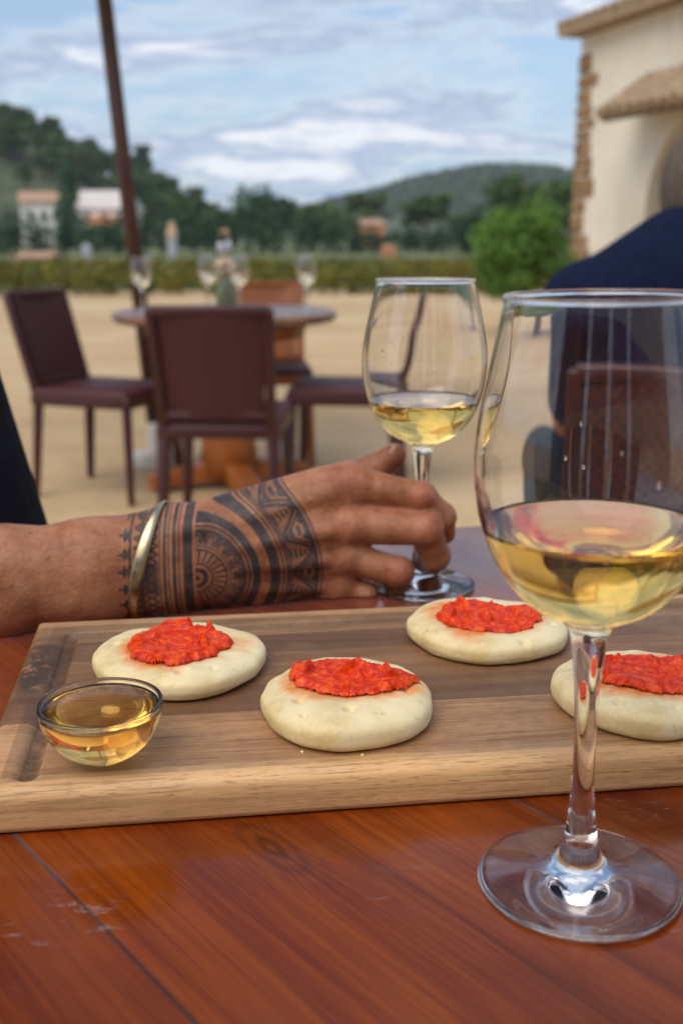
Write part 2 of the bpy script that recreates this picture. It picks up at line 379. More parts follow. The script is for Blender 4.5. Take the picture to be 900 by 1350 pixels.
def skin_mat(name, tattoo=False):
    m, nt, b = mat(name, (0.42, 0.19, 0.11), 0.42)
    v = coords(nt); f = noise_(nt, v, 45, 5, 0.6); g = noise_(nt, v, 320, 3, 0.6)
    f = mth(nt, 'ADD', mth(nt, 'MULTIPLY', f, 0.75), mth(nt, 'MULTIPLY', g, 0.25))
    col = ramp(nt, f, [(0.32, (0.22, 0.068, 0.030)), (0.5, (0.36, 0.142, 0.068)), (0.68, (0.47, 0.22, 0.118))])
    fr = ramp(nt, noise_(nt, v, 150, 2, 0.5), [(0.70, 0.0), (0.76, 0.6)])
    col = mixc(nt, fr, col, (0.14, 0.05, 0.03))
    vo = N(nt, 'ShaderNodeTexVoronoi', i_Scale=900.0); L(nt, v, vo.inputs['Vector'])
    hg = mth(nt, 'ADD', mth(nt, 'MULTIPLY', vo.outputs['Distance'], 0.5), mth(nt, 'MULTIPLY', noise_(nt, v, 260, 5, 0.65), 1.0))
    if tattoo:
        at = N(nt, 'ShaderNodeAttribute', attribute_name='red'); col = mixc(nt, at.outputs['Fac'], col, (0.46, 0.13, 0.085))
        ac = N(nt, 'ShaderNodeAttribute', attribute_name='crease'); col = mixc(nt, mth(nt, 'MULTIPLY', ac.outputs['Fac'], 0.9), col, (0.20, 0.06, 0.035))
        ai = N(nt, 'ShaderNodeAttribute', attribute_name='ink')
        ik = mth(nt, 'MULTIPLY', ai.outputs['Fac'], ramp(nt, noise_(nt, v, 130, 4, 0.6), [(0.3, 0.80), (0.6, 0.97)]), clamp=True)
        col = mixc(nt, ik, col, (0.026, 0.030, 0.034))
        L(nt, mth(nt, 'SUBTRACT', 0.16, mth(nt, 'MULTIPLY', ai.outputs['Fac'], 0.14)), b.inputs['Subsurface Weight'])
    else: b.inputs['Subsurface Weight'].default_value = 0.12
    L(nt, col, b.inputs['Base Color'])
    b.inputs['Subsurface Radius'].default_value = (0.006, 0.0022, 0.0012); b.inputs['Subsurface Scale'].default_value = 1.0
    b.inputs['Specular IOR Level'].default_value = 0.4
    bump(nt, b, hg, 0.7, 0.0008); return m
M['skin'] = skin_mat('skin'); M['skin_tattoo'] = skin_mat('tattooed skin', True)

# ------------------------------------------------------------------ ground, field, hills
m, nt, b = mat('pale sandy ground', (0.5, 0.4, 0.26), 0.95)
v = coords(nt); f = noise_(nt, v, 0.35, 5, 0.6); g = noise_(nt, v, 14, 6, 0.7)
f = mth(nt, 'ADD', mth(nt, 'MULTIPLY', f, 0.75), mth(nt, 'MULTIPLY', g, 0.25))
L(nt, ramp(nt, f, [(0.35, (0.42, 0.27, 0.13)), (0.5, (0.53, 0.37, 0.20)), (0.65, (0.62, 0.46, 0.28))]), b.inputs['Base Color']); bump(nt, b, g, 0.6, 0.01)
src = b.inputs['Base Color'].links[0].from_socket
pt = ramp(nt, noise_(nt, coords(nt, scale=(.5, 1.3, 1)), 1.3, 7, .7), [(0.50, 0.0), (0.70, 0.55)])
pb = ramp(nt, noise_(nt, coords(nt), 34, 3, .5), [(0.60, 0.0), (0.66, 0.6)])
L(nt, mixc(nt, pb, mixc(nt, pt, src, (0.34, 0.22, 0.11)), (0.26, 0.19, 0.12)), b.inputs['Base Color'])
M['sand'] = m
bm = bmesh.new(); bmesh.ops.create_grid(bm, x_segments=2, y_segments=2, size=1600)
tag(link('ground', bm_mesh(bm), M['sand']), kind='structure')
m, nt, b = mat('dry green field', (0.14, 0.16, 0.05), 0.95)
v = coords(nt, scale=(0.35, 1, 1)); f = noise_(nt, v, 0.5, 6, 0.65)
L(nt, ramp(nt, f, [(0.35, (0.06, 0.085, 0.025)), (0.5, (0.12, 0.14, 0.045)), (0.66, (0.22, 0.22, 0.09))]), b.inputs['Base Color'])
M['field'] = m
me = mesh_from([(-900, 18.6, .004), (900, 22.5, .004), (900, 1500, .004), (-900, 1500, .004)], [(0, 1, 2, 3)])
tag(link('field', me, M['field']), kind='structure')
m, nt, b = mat('pale gravel track', (0.42, 0.42, 0.36), 0.95)
L(nt, ramp(nt, noise_(nt, coords(nt), 2, 5), [(0.3, (0.34, 0.35, 0.29)), (0.7, (0.50, 0.49, 0.42))]), b.inputs['Base Color'])
me = mesh_from([(-60, 33, .008), (60, 37, .008), (60, 41, .008), (-60, 39, .008)], [(0, 1, 2, 3)])
tag(link('track', me, m), kind='structure')

m, nt, b = mat('wooded soil', (0.05, 0.07, 0.03), 0.95)
L(nt, ramp(nt, noise_(nt, coords(nt), 0.12, 6, 0.6), [(0.35, (0.030, 0.048, 0.020)), (0.6, (0.07, 0.09, 0.035)), (0.75, (0.17, 0.14, 0.08))]), b.inputs['Base Color'])
M['hillsoil'] = m
def hill_left(x, y):
    # rises to the left; the ridge line drops towards x = 0
    px = x / y * 1400 * 0.93 + 450
    top = np.interp(px, [-900, -300, 0, 40, 130, 210, 290, 340], [44, 36, 21.5, 17.5, 13.0, 8.0, 2.6, 0])
    t = min(max((y - 95) / 85, 0), 1); t = t * t * (3 - 2 * t)
    return -0.5 + top * t + (noise.noise(Vector((x * .03, y * .03, 0))) * 2.0) * t
def terrain(name, fn, x0, x1, y0, y1, nx, ny, material):
    vs, fs = [], []
    for j in range(ny + 1):
        for i in range(nx + 1):
            x = x0 + (x1 - x0) * i / nx; y = y0 + (y1 - y0) * j / ny; vs.append((x, y, fn(x, y)))
    for j in range(ny):
        for i in range(nx):
            a = j * (nx + 1) + i; fs.append((a, a + 1, a + nx + 2, a + nx + 1))
    return tag(link(name, mesh_from(vs, fs), material), kind='structure')
terrain('hillside', hill_left, -260, -5, 92, 300, 90, 70, M['hillsoil'])
def hill_right(x, y):
    px = x / y * 1400 * 0.93 + 450
    top = np.interp(px, [260, 340, 400, 450, 500, 560, 610, 660, 700, 740, 800, 1000], [2, 9, 15, 20, 24, 31, 36, 37, 35.5, 31, 28, 20])
    t = min(max((y - 380) / 220, 0), 1); t = t * t * (3 - 2 * t)
    return -1 + top * t + noise.noise(Vector((x * .012, y * .012, 3))) * 4 * t
terrain('far_hill', hill_right, -170, 330, 375, 700, 110, 70, M['hillsoil'])

# ------------------------------------------------------------------ foliage
def leaf_mat(name, c1, c2, c3, sc=3.0):
    m, nt, b = mat(name, c2, 0.65)
    at = N(nt, 'ShaderNodeAttribute', attribute_name='tone'); oi = N(nt, 'ShaderNodeObjectInfo')
    f = mth(nt, 'ADD', mth(nt, 'MULTIPLY', at.outputs['Fac'], 0.75), mth(nt, 'MULTIPLY', oi.outputs['Random'], 0.25))
    L(nt, ramp(nt, f, [(0.1, c1), (0.5, c2), (0.9, c3)]), b.inputs['Base Color'])
    b.inputs['Subsurface Weight'].default_value = 0.0; b.inputs['Specular IOR Level'].default_value = 0.25
    return m
M['leaf_dark'] = leaf_mat('dark needles', (0.016, 0.042, 0.010), (0.034, 0.074, 0.016), (0.070, 0.120, 0.026))
M['leaf_mid'] = leaf_mat('green leaves', (0.030, 0.062, 0.016), (0.055, 0.105, 0.028), (0.10, 0.16, 0.045))
M['leaf_bright'] = leaf_mat('fresh green leaves', (0.035, 0.085, 0.012), (0.075, 0.165, 0.022), (0.13, 0.25, 0.04))
M['leaf_hedge'] = leaf_mat('deep green hedge leaves', (0.012, 0.040, 0.016), (0.022, 0.064, 0.024), (0.04, 0.095, 0.035))
M['leaf_vine'] = leaf_mat('olive vine leaves', (0.06, 0.075, 0.008), (0.12, 0.125, 0.012), (0.21, 0.155, 0.02))
M['bark'] = speckled('bark', (0.06, 0.042, 0.03), (0.13, 0.09, 0.065), 9, 0.9, 0.5, 0.02)
def foliage(rng, clumps, per, leaf, name='foliage', flat=0.75):
    "leaf quads scattered through clumps: clumps = [(x, y, z, rx, ry, rz)]"
    vs, fs, tone = [], [], []
    for c in clumps:
        base = rng.uniform(0.15, 0.85)
        for _ in range(per):
            d = Vector((rng.gauss(0, 1), rng.gauss(0, 1), rng.gauss(0, 1))).normalized(); r = rng.random() ** 0.45
            p = Vector((c[0] + d.x * c[3] * r, c[1] + d.y * c[4] * r, c[2] + d.z * c[5] * r))
            nrm = (d * 0.8 + Vector((rng.gauss(0, .6), rng.gauss(0, .6), rng.gauss(0.3, .6)))).normalized()
            a = nrm.orthogonal().normalized(); a.rotate(Matrix.Rotation(rng.uniform(0, 6.28), 3, nrm)); bb = nrm.cross(a)
            s = leaf * rng.uniform(0.6, 1.4); i = len(vs)
            vs += [p - a * s, p + bb * s * flat * .6 + nrm * s * .15, p + a * s, p - bb * s * flat * .6 + nrm * s * .15]; fs.append((i, i + 1, i + 2, i + 3))
            t = min(max(base + rng.gauss(0, .16), 0), 1); tone += [t] * 4
    me = mesh_from(vs, fs, name); fattr(me, 'tone', tone); return me
def tree_proto(name, label, cat, seed, h, crown_r, kind, leafm, leaf, nc=22, per=70, group=None):
    rng = random.Random(seed); root = empty(name, label=label, cat=cat, group=group)
    cl = []
    if kind == 'cypress':
        for i in range(nc):
            t = i / (nc - 1); r = crown_r * (0.35 + 0.9 * math.sin(math.pi * min(t * .8 + .18, 1))) * 0.8
            cl.append((rng.gauss(0, crown_r * .15), rng.gauss(0, crown_r * .15), h * (0.08 + 0.88 * t), r, r, h / nc * 1.4))
    elif kind == 'pine':
        for i in range(nc):
            t = rng.random() ** .8; ang = rng.uniform(0, 6.28); rr = crown_r * (1.05 - 0.75 * t) * rng.uniform(.25, .85)
            s = crown_r * rng.uniform(.28, .46)
            cl.append((rr * math.cos(ang), rr * math.sin(ang), h * (0.30 + 0.64 * t), s, s, s * .6))
    elif kind == 'palm':
        for i in range(nc):
            ang = i / nc * 6.28 * 2.4; el = rng.uniform(-.3, .9)
            for q in range(3):
                rr = crown_r * (0.25 + q * .3); z = h * .86 + crown_r * (math.sin(el) * (q + 1) * .33 - (q * .24) ** 2)
                cl.append((rr * math.cos(ang), rr * math.sin(ang), z, crown_r * .16, crown_r * .16, crown_r * .11))
    else:
        for i in range(nc):
            d = Vector((rng.gauss(0, 1), rng.gauss(0, 1), rng.gauss(0, .8))).normalized() * rng.uniform(.25, .85)
            s = crown_r * rng.uniform(.28, .5); zc = h * .58
            cl.append((d.x * crown_r, d.y * crown_r, max(zc + d.z * h * .42, s * .5), s, s, s * .8))
    link('crown', foliage(rng, cl, per, leaf), leafm, root, smooth=False)
    ms = [tube_mesh([(0, 0, -.3), (crown_r * .03, 0, h * .4), (0, crown_r * .04, h * .85)], [h * .026 + .03, h * .019 + .02, h * .008], 8)]
    for c in cl[:6]:
        z0 = h * rng.uniform(.25, .5); ms.append(tube_mesh([(0, 0, z0), (c[0] * .5, c[1] * .5, (z0 + c[2]) * .5), (c[0] * .9, c[1] * .9, c[2])], [h * .012, h * .008, h * .004], 6))
    link('trunk', join_meshes(ms), M['bark'], root)
    return root
rng = random.Random(11)
LP = 'dark green pine tree of the wooded hillside on the left'
G_ = 'pine trees covering the hillside on the left'
protos = [tree_proto('pine_tree', LP, 'tree', 3 + i, 5.2 + i * .5, 2.5 + .3 * i, 'pine', M['leaf_dark'], .42, 20, 46, G_) for i in range(2)]
protos.append(tree_proto('pine_tree', LP, 'tree', 8, 4.4, 2.6, 'round', M['leaf_mid'], .42, 20, 46, G_))
HOUSE_PX = [(12, 82, 235, 315), (96, 172, 240, 302), (0, 34, 195, 245)]
def off_house(x, y, z, h):
    t_ = 450 + x / y * 1400 * .955
    py = 312 - (z + h * .5 - ZC) / y * 1400
    for a, b_, c, d in HOUSE_PX:
        if a - 8 < t_ < b_ + 8 and c - 6 < py < d + 14: return False
    return True
cnt = 0; tries = 0
while cnt < 135 and tries < 4000:
    tries += 1
    y = rng.uniform(100, 198); px = rng.uniform(-40, 330); x = (px - 450) / 1400 * y * 1.06
    z = hill_left(x, y)
    if not off_house(x, y, z, 5) or z < -.3: continue
    k = rng.choice([0, 0, 1, 1, 2]); o = protos[k] if cnt < 3 and k == cnt else copy_tree(protos[k])
    o.location = (x, y, z - .2); s = rng.uniform(.6, 1.05); o.scale = (s, s, s * rng.uniform(.85, 1.15)); o.rotation_euler = (0, 0, rng.uniform(0, 6.28)); cnt += 1
for p_ in protos:
    if p_.location.length < 1: x, y = -42, 190; p_.location = (x + rng.uniform(-9, 9), y, hill_left(x, y) - .2)

# wood on the far hill, one mass
cl = []; rng2 = random.Random(5)
for _ in range(2600):
    y = rng2.uniform(470, 640); x = (rng2.uniform(300, 960) - 450) / 1400 * y * 1.06; z = hill_right(x, y); s = rng2.uniform(2.0, 4.0)
    if z > 0: cl.append((x, y, z + s * .3, s, s, s * .8))
tag(link('far_wood', foliage(rng2, cl, 13, 1.5), M['leaf_dark'], smooth=False), 'distant wood covering the low blue green hill', 'wood', kind='stuff')

def placed(kind, name, label, cat, seed, px, base_fwd, h, r, leafm, leaf, nc, per, z=0):
    o = tree_proto(name, label, cat, seed, h, r, kind, leafm, leaf, nc, per); q = P(px, 300, base_fwd); o.location = (q.x, base_fwd, z); return o
placed('round', 'broadleaf_tree', 'dark rounded tree with a flat top rising above the hedge in the centre', 'tree', 21, 348, 80, 4.4, 2.6, M['leaf_hedge'], .22, 34, 120)
placed('cypress', 'cypress_tree', 'slim dark cypress standing between the two white houses on the left', 'tree', 22, 91, 88, 6.6, .95, M['leaf_hedge'], .22, 16, 110)
placed('palm', 'palm_tree', 'palm tree with a brown skirt right of the orange house', 'tree', 23, 560, 74, 3.2, 1.7, M['leaf_mid'], .24, 20, 40)
placed('palm', 'palm_tree', 'palm tree standing directly behind the orange house', 'tree', 24, 482, 90, 3.9, 1.7, M['leaf_mid'], .24, 20, 40)
placed('round', 'broadleaf_tree', 'tall loose olive green tree just left of the stone building corner', 'tree', 25, 690, 48, 4.1, 1.9, M['leaf_mid'], .16, 30, 110)
placed('round', 'broadleaf_tree', 'low rounded tree right beside the stone building corner', 'tree', 27, 735, 60, 4.2, 1.9, M['leaf_mid'], .18, 30, 110)
placed('round', 'broadleaf_tree', 'low dark tree between the palm and the bright green shrub', 'tree', 26, 628, 78, 2.9, 2.4, M['leaf_hedge'], .22, 26, 110)
placed('round', 'broadleaf_tree', 'low bushy olive tree left of the orange house', 'tree', 28, 425, 84, 3.4, 3.0, M['leaf_mid'], .22, 26, 110)
o = tree_proto('shrub', 'bright green bushy shrub at the foot of the building corner', 'shrub', 31, 1.48, .52, 'round', M['leaf_bright'], .030, 60, 260)
q = TP(680, 428, 0.0); o.location = (P(684, 330, 11.3).x, 11.3, 0)
def hedge(name, label, x0, x1, y0, y1, h, d, seed, leafm, leaf, per, step, cat='hedge', group=None):
    rg = random.Random(seed); n = int(math.hypot(x1 - x0, y1 - y0) / step); cl = []
    for i in range(n):
        t = i / (n - 1); hh = h * rg.uniform(.8, 1.15)
        cl.append((x0 + (x1 - x0) * t + rg.gauss(0, step * .3), y0 + (y1 - y0) * t + rg.gauss(0, d * .15), hh * .5, step * .9, d * .5, hh * .55))
    return tag(link(name, foliage(rg, cl, per, leaf), leafm, smooth=False), label, cat, group)
hedge('hedge', 'long dark green clipped hedge below the two white houses', -24, 0.5, 60, 66, 2.3, 1.6, 41, M['leaf_hedge'], .16, 150, .5)
hedge('hedge', 'dark green hedge beneath the rounded tree in the centre', 0.6, 9, 66, 68, 1.5, 1.4, 42, M['leaf_hedge'], .16, 130, .5)
hedge('hedge', 'loose green hedge at the back running behind the bright shrub', 8, 24, 70, 64, 1.3, 1.5, 43, M['leaf_mid'], .16, 130, .5)
vl = ['nearest low vine row, edging the sand', 'second low vine row back from the sand', 'third low vine row back from the sand', 'fourth low vine row, thin and yellowish', 'farthest low vine row, before the pale track']
for i, yy in enumerate([19.2, 21.2, 23.6, 26.4, 29.8]):
    hedge('vine_row', vl[i], -9.5 - i, 5.2 + i * .6, yy - 0.6, yy + .5, .50, .7, 50 + i, M['leaf_vine'], .055, 90, .22, 'vine row', 'low vine rows beyond the sand')

# ------------------------------------------------------------------ far houses
M['white_wall'] = speckled('white render', (0.74, 0.72, 0.69), (0.82, 0.80, 0.77), 2, 0.9, 0.1, 0.01)
M['tile'] = speckled('terracotta tiles', (0.34, 0.19, 0.12), (0.46, 0.29, 0.19), 3, 0.85, 0.4, 0.03)
M['pale_tile'] = speckled('pale weathered roof', (0.50, 0.46, 0.43), (0.62, 0.58, 0.54), 3, 0.85, 0.3, 0.03)
M['terra_wall'] = speckled('orange render', (0.50, 0.19, 0.09), (0.62, 0.27, 0.14), 2, 0.9, 0.1, 0.01)
M['pane'] = mat('dark window pane', (0.03, 0.035, 0.04), 0.15)[0]
def house(label, px0, px1, pytop, pybase, fwd, wallm, roofm, depth, roof_h, rz=0.0, nwin=2, z=None):
    a = P(px0, pybase, fwd); b_ = P(px1, pybase, fwd); t = P(px0, pytop, fwd)
    W = b_.x - a.x; H = t.z - a.z; root = empty('house', (a.x + W / 2, fwd + depth / 2, a.z), rz, label, 'house')
    bm = bmesh.new(); box_bm(bm, W, depth, H - roof_h + 1.2, (0, 0, (H - roof_h - 1.2) / 2)); link('wall', bm_mesh(bm), wallm, root, False)
    ov = W * .05; x = W / 2 + ov; y = depth / 2 + ov; zb = H - roof_h
    vs = [(-x, -y, zb), (x, -y, zb), (x, y, zb), (-x, y, zb), (-x * .96, 0, H), (x * .96, 0, H), (-x, -y, zb + .15), (x, -y, zb + .15), (x, y, zb + .15), (-x, y, zb + .15)]
    fs = [(0, 3, 2, 1), (0, 1, 7, 6), (1, 2, 8, 7), (2, 3, 9, 8), (3, 0, 6, 9), (6, 7, 5, 4), (8, 9, 4, 5), (7, 8, 5), (9, 6, 4)]
    link('roof', mesh_from(vs, fs), roofm, root, False)
    for i in range(nwin):
        bm = bmesh.new(); box_bm(bm, W * .11, .1, (H - roof_h) * .34, (W * ((i + 1) / (nwin + 1) - .5), -depth / 2 - .02, (H - roof_h) * .55)); link('window', bm_mesh(bm), M['pane'], root, False)
    return root
house('white house with a low terracotta roof on the far left hillside', 18, 76, 250, 304, 92, M['white_wall'], M['tile'], 6, 1.1, .25, 3)
h_ = house('long white house with a pale roof right of the cypress', 100, 166, 249, 296, 96, M['white_wall'], M['pale_tile'], 6, 1.7, -.15, 2)
bm = bmesh.new(); box_bm(bm, 3.0, 1.6, .75, (1.2, -3.9, .3)); link('terrace_wall', bm_mesh(bm), M['terra_wall'], h_, False)
house('small pale house high on the hillside at the left edge', -8, 34, 205, 240, 150, M['white_wall'], M['tile'], 6, 1.3, .3, 1)
house('orange rendered house in front of the far hill', 466, 503, 288, 326, 86, M['terra_wall'], M['tile'], 4, .6, .1, 2)
house('tiny orange hut right of the orange house', 504, 521, 322, 347, 58, M['terra_wall'], M['tile'], .8, .2, 0, 1)
house('long low shed with a pinkish roof at the field edge', 22, 66, 332, 356, 42, M['white_wall'], M['tile'], 2, .35, 0, 2)

m = speckled('pale stone', (0.28, 0.29, 0.33), (0.38, 0.38, 0.42), 6, 0.9)
def pillar(label, px, py0, py1, fwd, w_, capm):
    a, t = P(px, py1, fwd), P(px, py0, fwd); root = empty('gate_pillar', (a.x, fwd, 0), 0, label, 'pillar'); H = t.z
    bm = bmesh.new(); box_bm(bm, w_, w_, H * .55, (0, 0, H * .275), bev=.03); link('shaft', bm_mesh(bm), m, root, False)
    bm = bmesh.new(); box_bm(bm, w_ * 1.1, w_ * 1.1, H * .2, (0, 0, H * .64), bev=.03); box_bm(bm, w_ * .9, w_ * .9, H * .28, (0, 0, H * .86), bev=.03, taper=.5); link('cap', bm_mesh(bm), capm, root, False)
pillar('pale stone pillar with a tan top before the hedge, right of the parasol pole', 228, 292, 345, 56, .48, speckled('tan stone', (.40, .28, .17), (.52, .38, .25), 6, .9))
pillar('short bluish white pillar before the hedge, left of the parasol pole', 115, 321, 341, 50, .42, m)

# ------------------------------------------------------------------ farm building on the right
M['cream'] = speckled('cream render', (0.68, 0.62, 0.50), (0.76, 0.71, 0.60), 1.3, 0.9, 0.15, 0.01)
nt_ = M['cream'].node_tree; b_ = nt_.nodes['Principled BSDF']; src = b_.inputs['Base Color'].links[0].from_socket
L(nt_, mixc(nt_, ramp(nt_, noise_(nt_, coords(nt_, scale=(1, 1, .35)), 1.6, 6, .65), [(0.50, 0.0), (0.72, 0.55)]), src, (0.44, 0.38, 0.29)), b_.inputs['Base Color'])
M['stone'] = speckled('ochre stone', (0.12, 0.07, 0.035), (0.42, 0.26, 0.12), 7, 0.9, 0.9, 0.05)
M['old_tile'] = speckled('weathered clay tiles', (0.20, 0.14, 0.085), (0.40, 0.29, 0.18), 9, 0.9, 0.5, 0.02)
A = P(752, 330, 14.0); A.z = 0; rzb = math.atan2(-.95, .31)
bld = empty('farm_building', A, rzb, 'cream farm building with an ochre stone corner and tiled porch roof', 'building')
# local x runs along the wall towards the lens, local y to the right is -; the room is on local +y
HW = 3.36; LEN = 11.0; DEP = 6.0
def lbox(name, m_, parent, *boxes):
    bm = bmesh.new()
    for bx in boxes: box_bm(bm, *bx[:3], **bx[3])
    return link(name, bm_mesh(bm), m_, parent, False)
AX, AW, AH = 2.66, 2.16, 2.32                                 # arched doorway: centre, width, height
vs, fs = [], []
bm = bmesh.new()
# wall facing the terrace, with an arch cut out
outer = [(0, 0), (AX - AW / 2, 0)]
arc = [(AX - AW / 2 * math.cos(t * math.pi / 16), AH - AW / 2 + AW / 2 * math.sin(t * math.pi / 16)) for t in range(17)]
outer += arc + [(AX + AW / 2, 0), (LEN, 0), (LEN, HW), (0, HW)]
f_ = [bm.verts.new((x, 0, z)) for x, z in outer]; face = bm.faces.new(f_)
r_ = bmesh.ops.extrude_face_region(bm, geom=[face]); bmesh.ops.translate(bm, verts=[g for g in r_['geom'] if isinstance(g, bmesh.types.BMVert)], vec=(0, .35, 0))
bmesh.ops.triangulate(bm, faces=[f for f in bm.faces if len(f.verts) > 4])
link('wall', bm_mesh(bm), M['cream'], bld, False)
lbox('side_wall', M['cream'], bld, (.35, DEP - .352, HW, dict(loc=(.175, .352 + (DEP - .352) / 2, HW / 2))), (LEN - .36, .3, HW, dict(loc=(LEN / 2, DEP - .15, HW / 2))), (.35, DEP - .7, HW, dict(loc=(LEN - .175, DEP / 2, HW / 2))))
lbox('roof_slab', M['old_tile'], bld, (LEN + .3, DEP + .5, .10, dict(loc=(LEN / 2, DEP / 2, HW + .055))))
bm = bmesh.new()
for i in range(57):
    x = -.08 + i * .2
    t = tube_mesh([(x, -.26, HW + .10), (x, .5, HW + .27)], [.085, .075], 10); bm.from_mesh(t); bpy.data.meshes.remove(t)
link('eave_tiles', bm_mesh(bm), M['old_tile'], bld, False)
bm = bmesh.new(); rq = random.Random(4); z = 0.02
while z < 2.98:
    hh = rq.uniform(.11, .26); wd = rq.uniform(.26, .52)
    box_bm(bm, wd, .10, hh - .02, (wd / 2 - .02, .02, z + hh / 2), (0, rq.uniform(-.04, .04), 0), bev=.03)
    wd2 = rq.uniform(.4, .8); box_bm(bm, .10, wd2, hh - .02, (-.0, .02 + wd2 / 2, z + hh / 2), bev=.03); z += hh
link('corner_stones', bm_mesh(bm), M['stone'], bld, False)
PZ = 2.40; PX0 = 1.45; PX1 = 8.5
bm = bmesh.new(); box_bm(bm, PX1 - PX0, .66, .05, ((PX0 + PX1) / 2, -.31, PZ + .06), (R(34), 0, 0))
for i in range(int((PX1 - PX0) / .2)):
    x = PX0 + .1 + i * .2
    t = tube_mesh([(x, -.62, PZ - .11), (x, 0.0, PZ + .31)], [.075, .062], 10); bm.from_mesh(t); bpy.data.meshes.remove(t)
link('porch_roof', bm_mesh(bm), M['old_tile'], bld, False)
lbox('porch_beam', M['pole'], bld, (PX1 - PX0, .07, .06, dict(loc=((PX0 + PX1) / 2, -.50, PZ - .14))))
lbox('door', speckled('weathered brown door', (.10, .07, .052), (.19, .14, .11), 4, .8), bld, (AW - .05, .06, AH, dict(loc=(AX, .30, AH / 2))))

# ------------------------------------------------------------------ haze
bm = bmesh.new(); box_bm(bm, 700, 740, 61, (60, 345, 29.5))
hz = link('haze', bm_mesh(bm), None, smooth=False); tag(hz, 'thin bluish air haze', 'haze', kind='stuff')
hm = bpy.data.materials.new('haze'); hm.use_nodes = True; hn = hm.node_tree; hn.nodes.clear()
pv = N(hn, 'ShaderNodeVolumePrincipled'); pv.inputs['Color'].default_value = (0.80, 0.88, 1.0, 1); pv.inputs['Density'].default_value = 0.00035
ho = N(hn, 'ShaderNodeOutputMaterial'); L(hn, pv.outputs[0], ho.inputs['Volume']); hz.data.materials.append(hm)

# ------------------------------------------------------------------ unseen panels added behind the lens to cut sky reflections in the glasses
blk = empty('reflection_blocker', (0, -2.6, 0), 0, 'unseen dark reflection blocker added behind the viewer to darken the wine glasses', 'reflection blocker')
M['blocker_dark'] = speckled('unseen dark', (.020, .012, .008), (.045, .028, .018), 7, .8)
for a, b_ in ((-4.2, -1.55), (-1.30, -.28), (-.10, .75), (.92, 4.0)):
    lbox('blocker_panel', M['blocker_dark'], blk, (b_ - a, .06, 2.7, dict(loc=((a + b_) / 2, 0, 1.35))))
lbox('blocker_top', M['pole'], blk, (8.4, .12, .14, dict(loc=(-.1, .0, 2.78))))

# ------------------------------------------------------------------ tables
GANG = math.atan2(-.1113, .0915)
def table(name, label, loc, r, m_top, m_leg, h=0.75):
    t = empty(name, (loc[0], loc[1], 0), 0, label, 'table')
    link('tabletop', lathe([(0, h), (r - .012, h)] + [(r - .012 + .012 * math.sin(a), h - .012 + .012 * math.cos(a)) for a in (.4, .8, 1.2, 1.57)] + [(r, h - .024), (r - .012, h - .036), (0, h - .036)], 160), m_top, t)
    t.children
    link('apron', lathe([(r * .72, h - .038), (r * .74, h - .038), (r * .70, h - .10), (r * .68, h - .10), (r * .68, h - .038)], 64), m_leg, t)
    link('pedestal', lathe([(0, h - .038), (.11, h - .04), (.10, h - .12), (.075, h - .2), (.085, .35), (.11, .2), (.12, .05), (0, .05)], 24), m_leg, t)
    for k in range(4):
        a = k * math.pi / 2 + .4; bm = bmesh.new(); bar_bm(bm, (.05 * math.cos(a), .05 * math.sin(a), .075), (.34 * math.cos(a), .34 * math.sin(a), .045), .10, .09, .08, .06, .012); link('foot', bm_mesh(bm), m_leg, t, False)
    return t
TC = (0.22, 0.44); TR = 0.5
sd_ = Vector((math.cos(GANG), math.sin(GANG)))
def acr(x, y): return -sd_.y * x + sd_.x * y
def alo(x, y): return sd_.x * x + sd_.y * y
pA = (-.1391 - TC[0], .4081 - TC[1]); kn = (-.030 - TC[0], .402 - TC[1])
M['table_top'] = wood_table('red brown varnished planks', (0.070, 0.0090, 0.0006), (0.155, 0.0235, 0.0006), (0.25, 0.048, 0.0012), GANG, acr(*pA), .19, .15, True, (alo(*kn), acr(*kn)))
table('round_table', 'glossy red brown plank table in the foreground under the serving board', TC, TR, M['table_top'], M['orange_wood'])
FT = P(297, 409, 4.30); M['far_top'] = wood_table('weathered brown planks', (0.12, 0.055, 0.030), (0.22, 0.11, 0.06), (0.34, 0.19, 0.11), .3, 0.05, .1, .35, False)
FH = 0.715
table('round_table', 'small round wooden table with orange pedestal among the maroon chairs', (FT.x, 4.30), .445, M['far_top'], M['orange_wood'], FH)

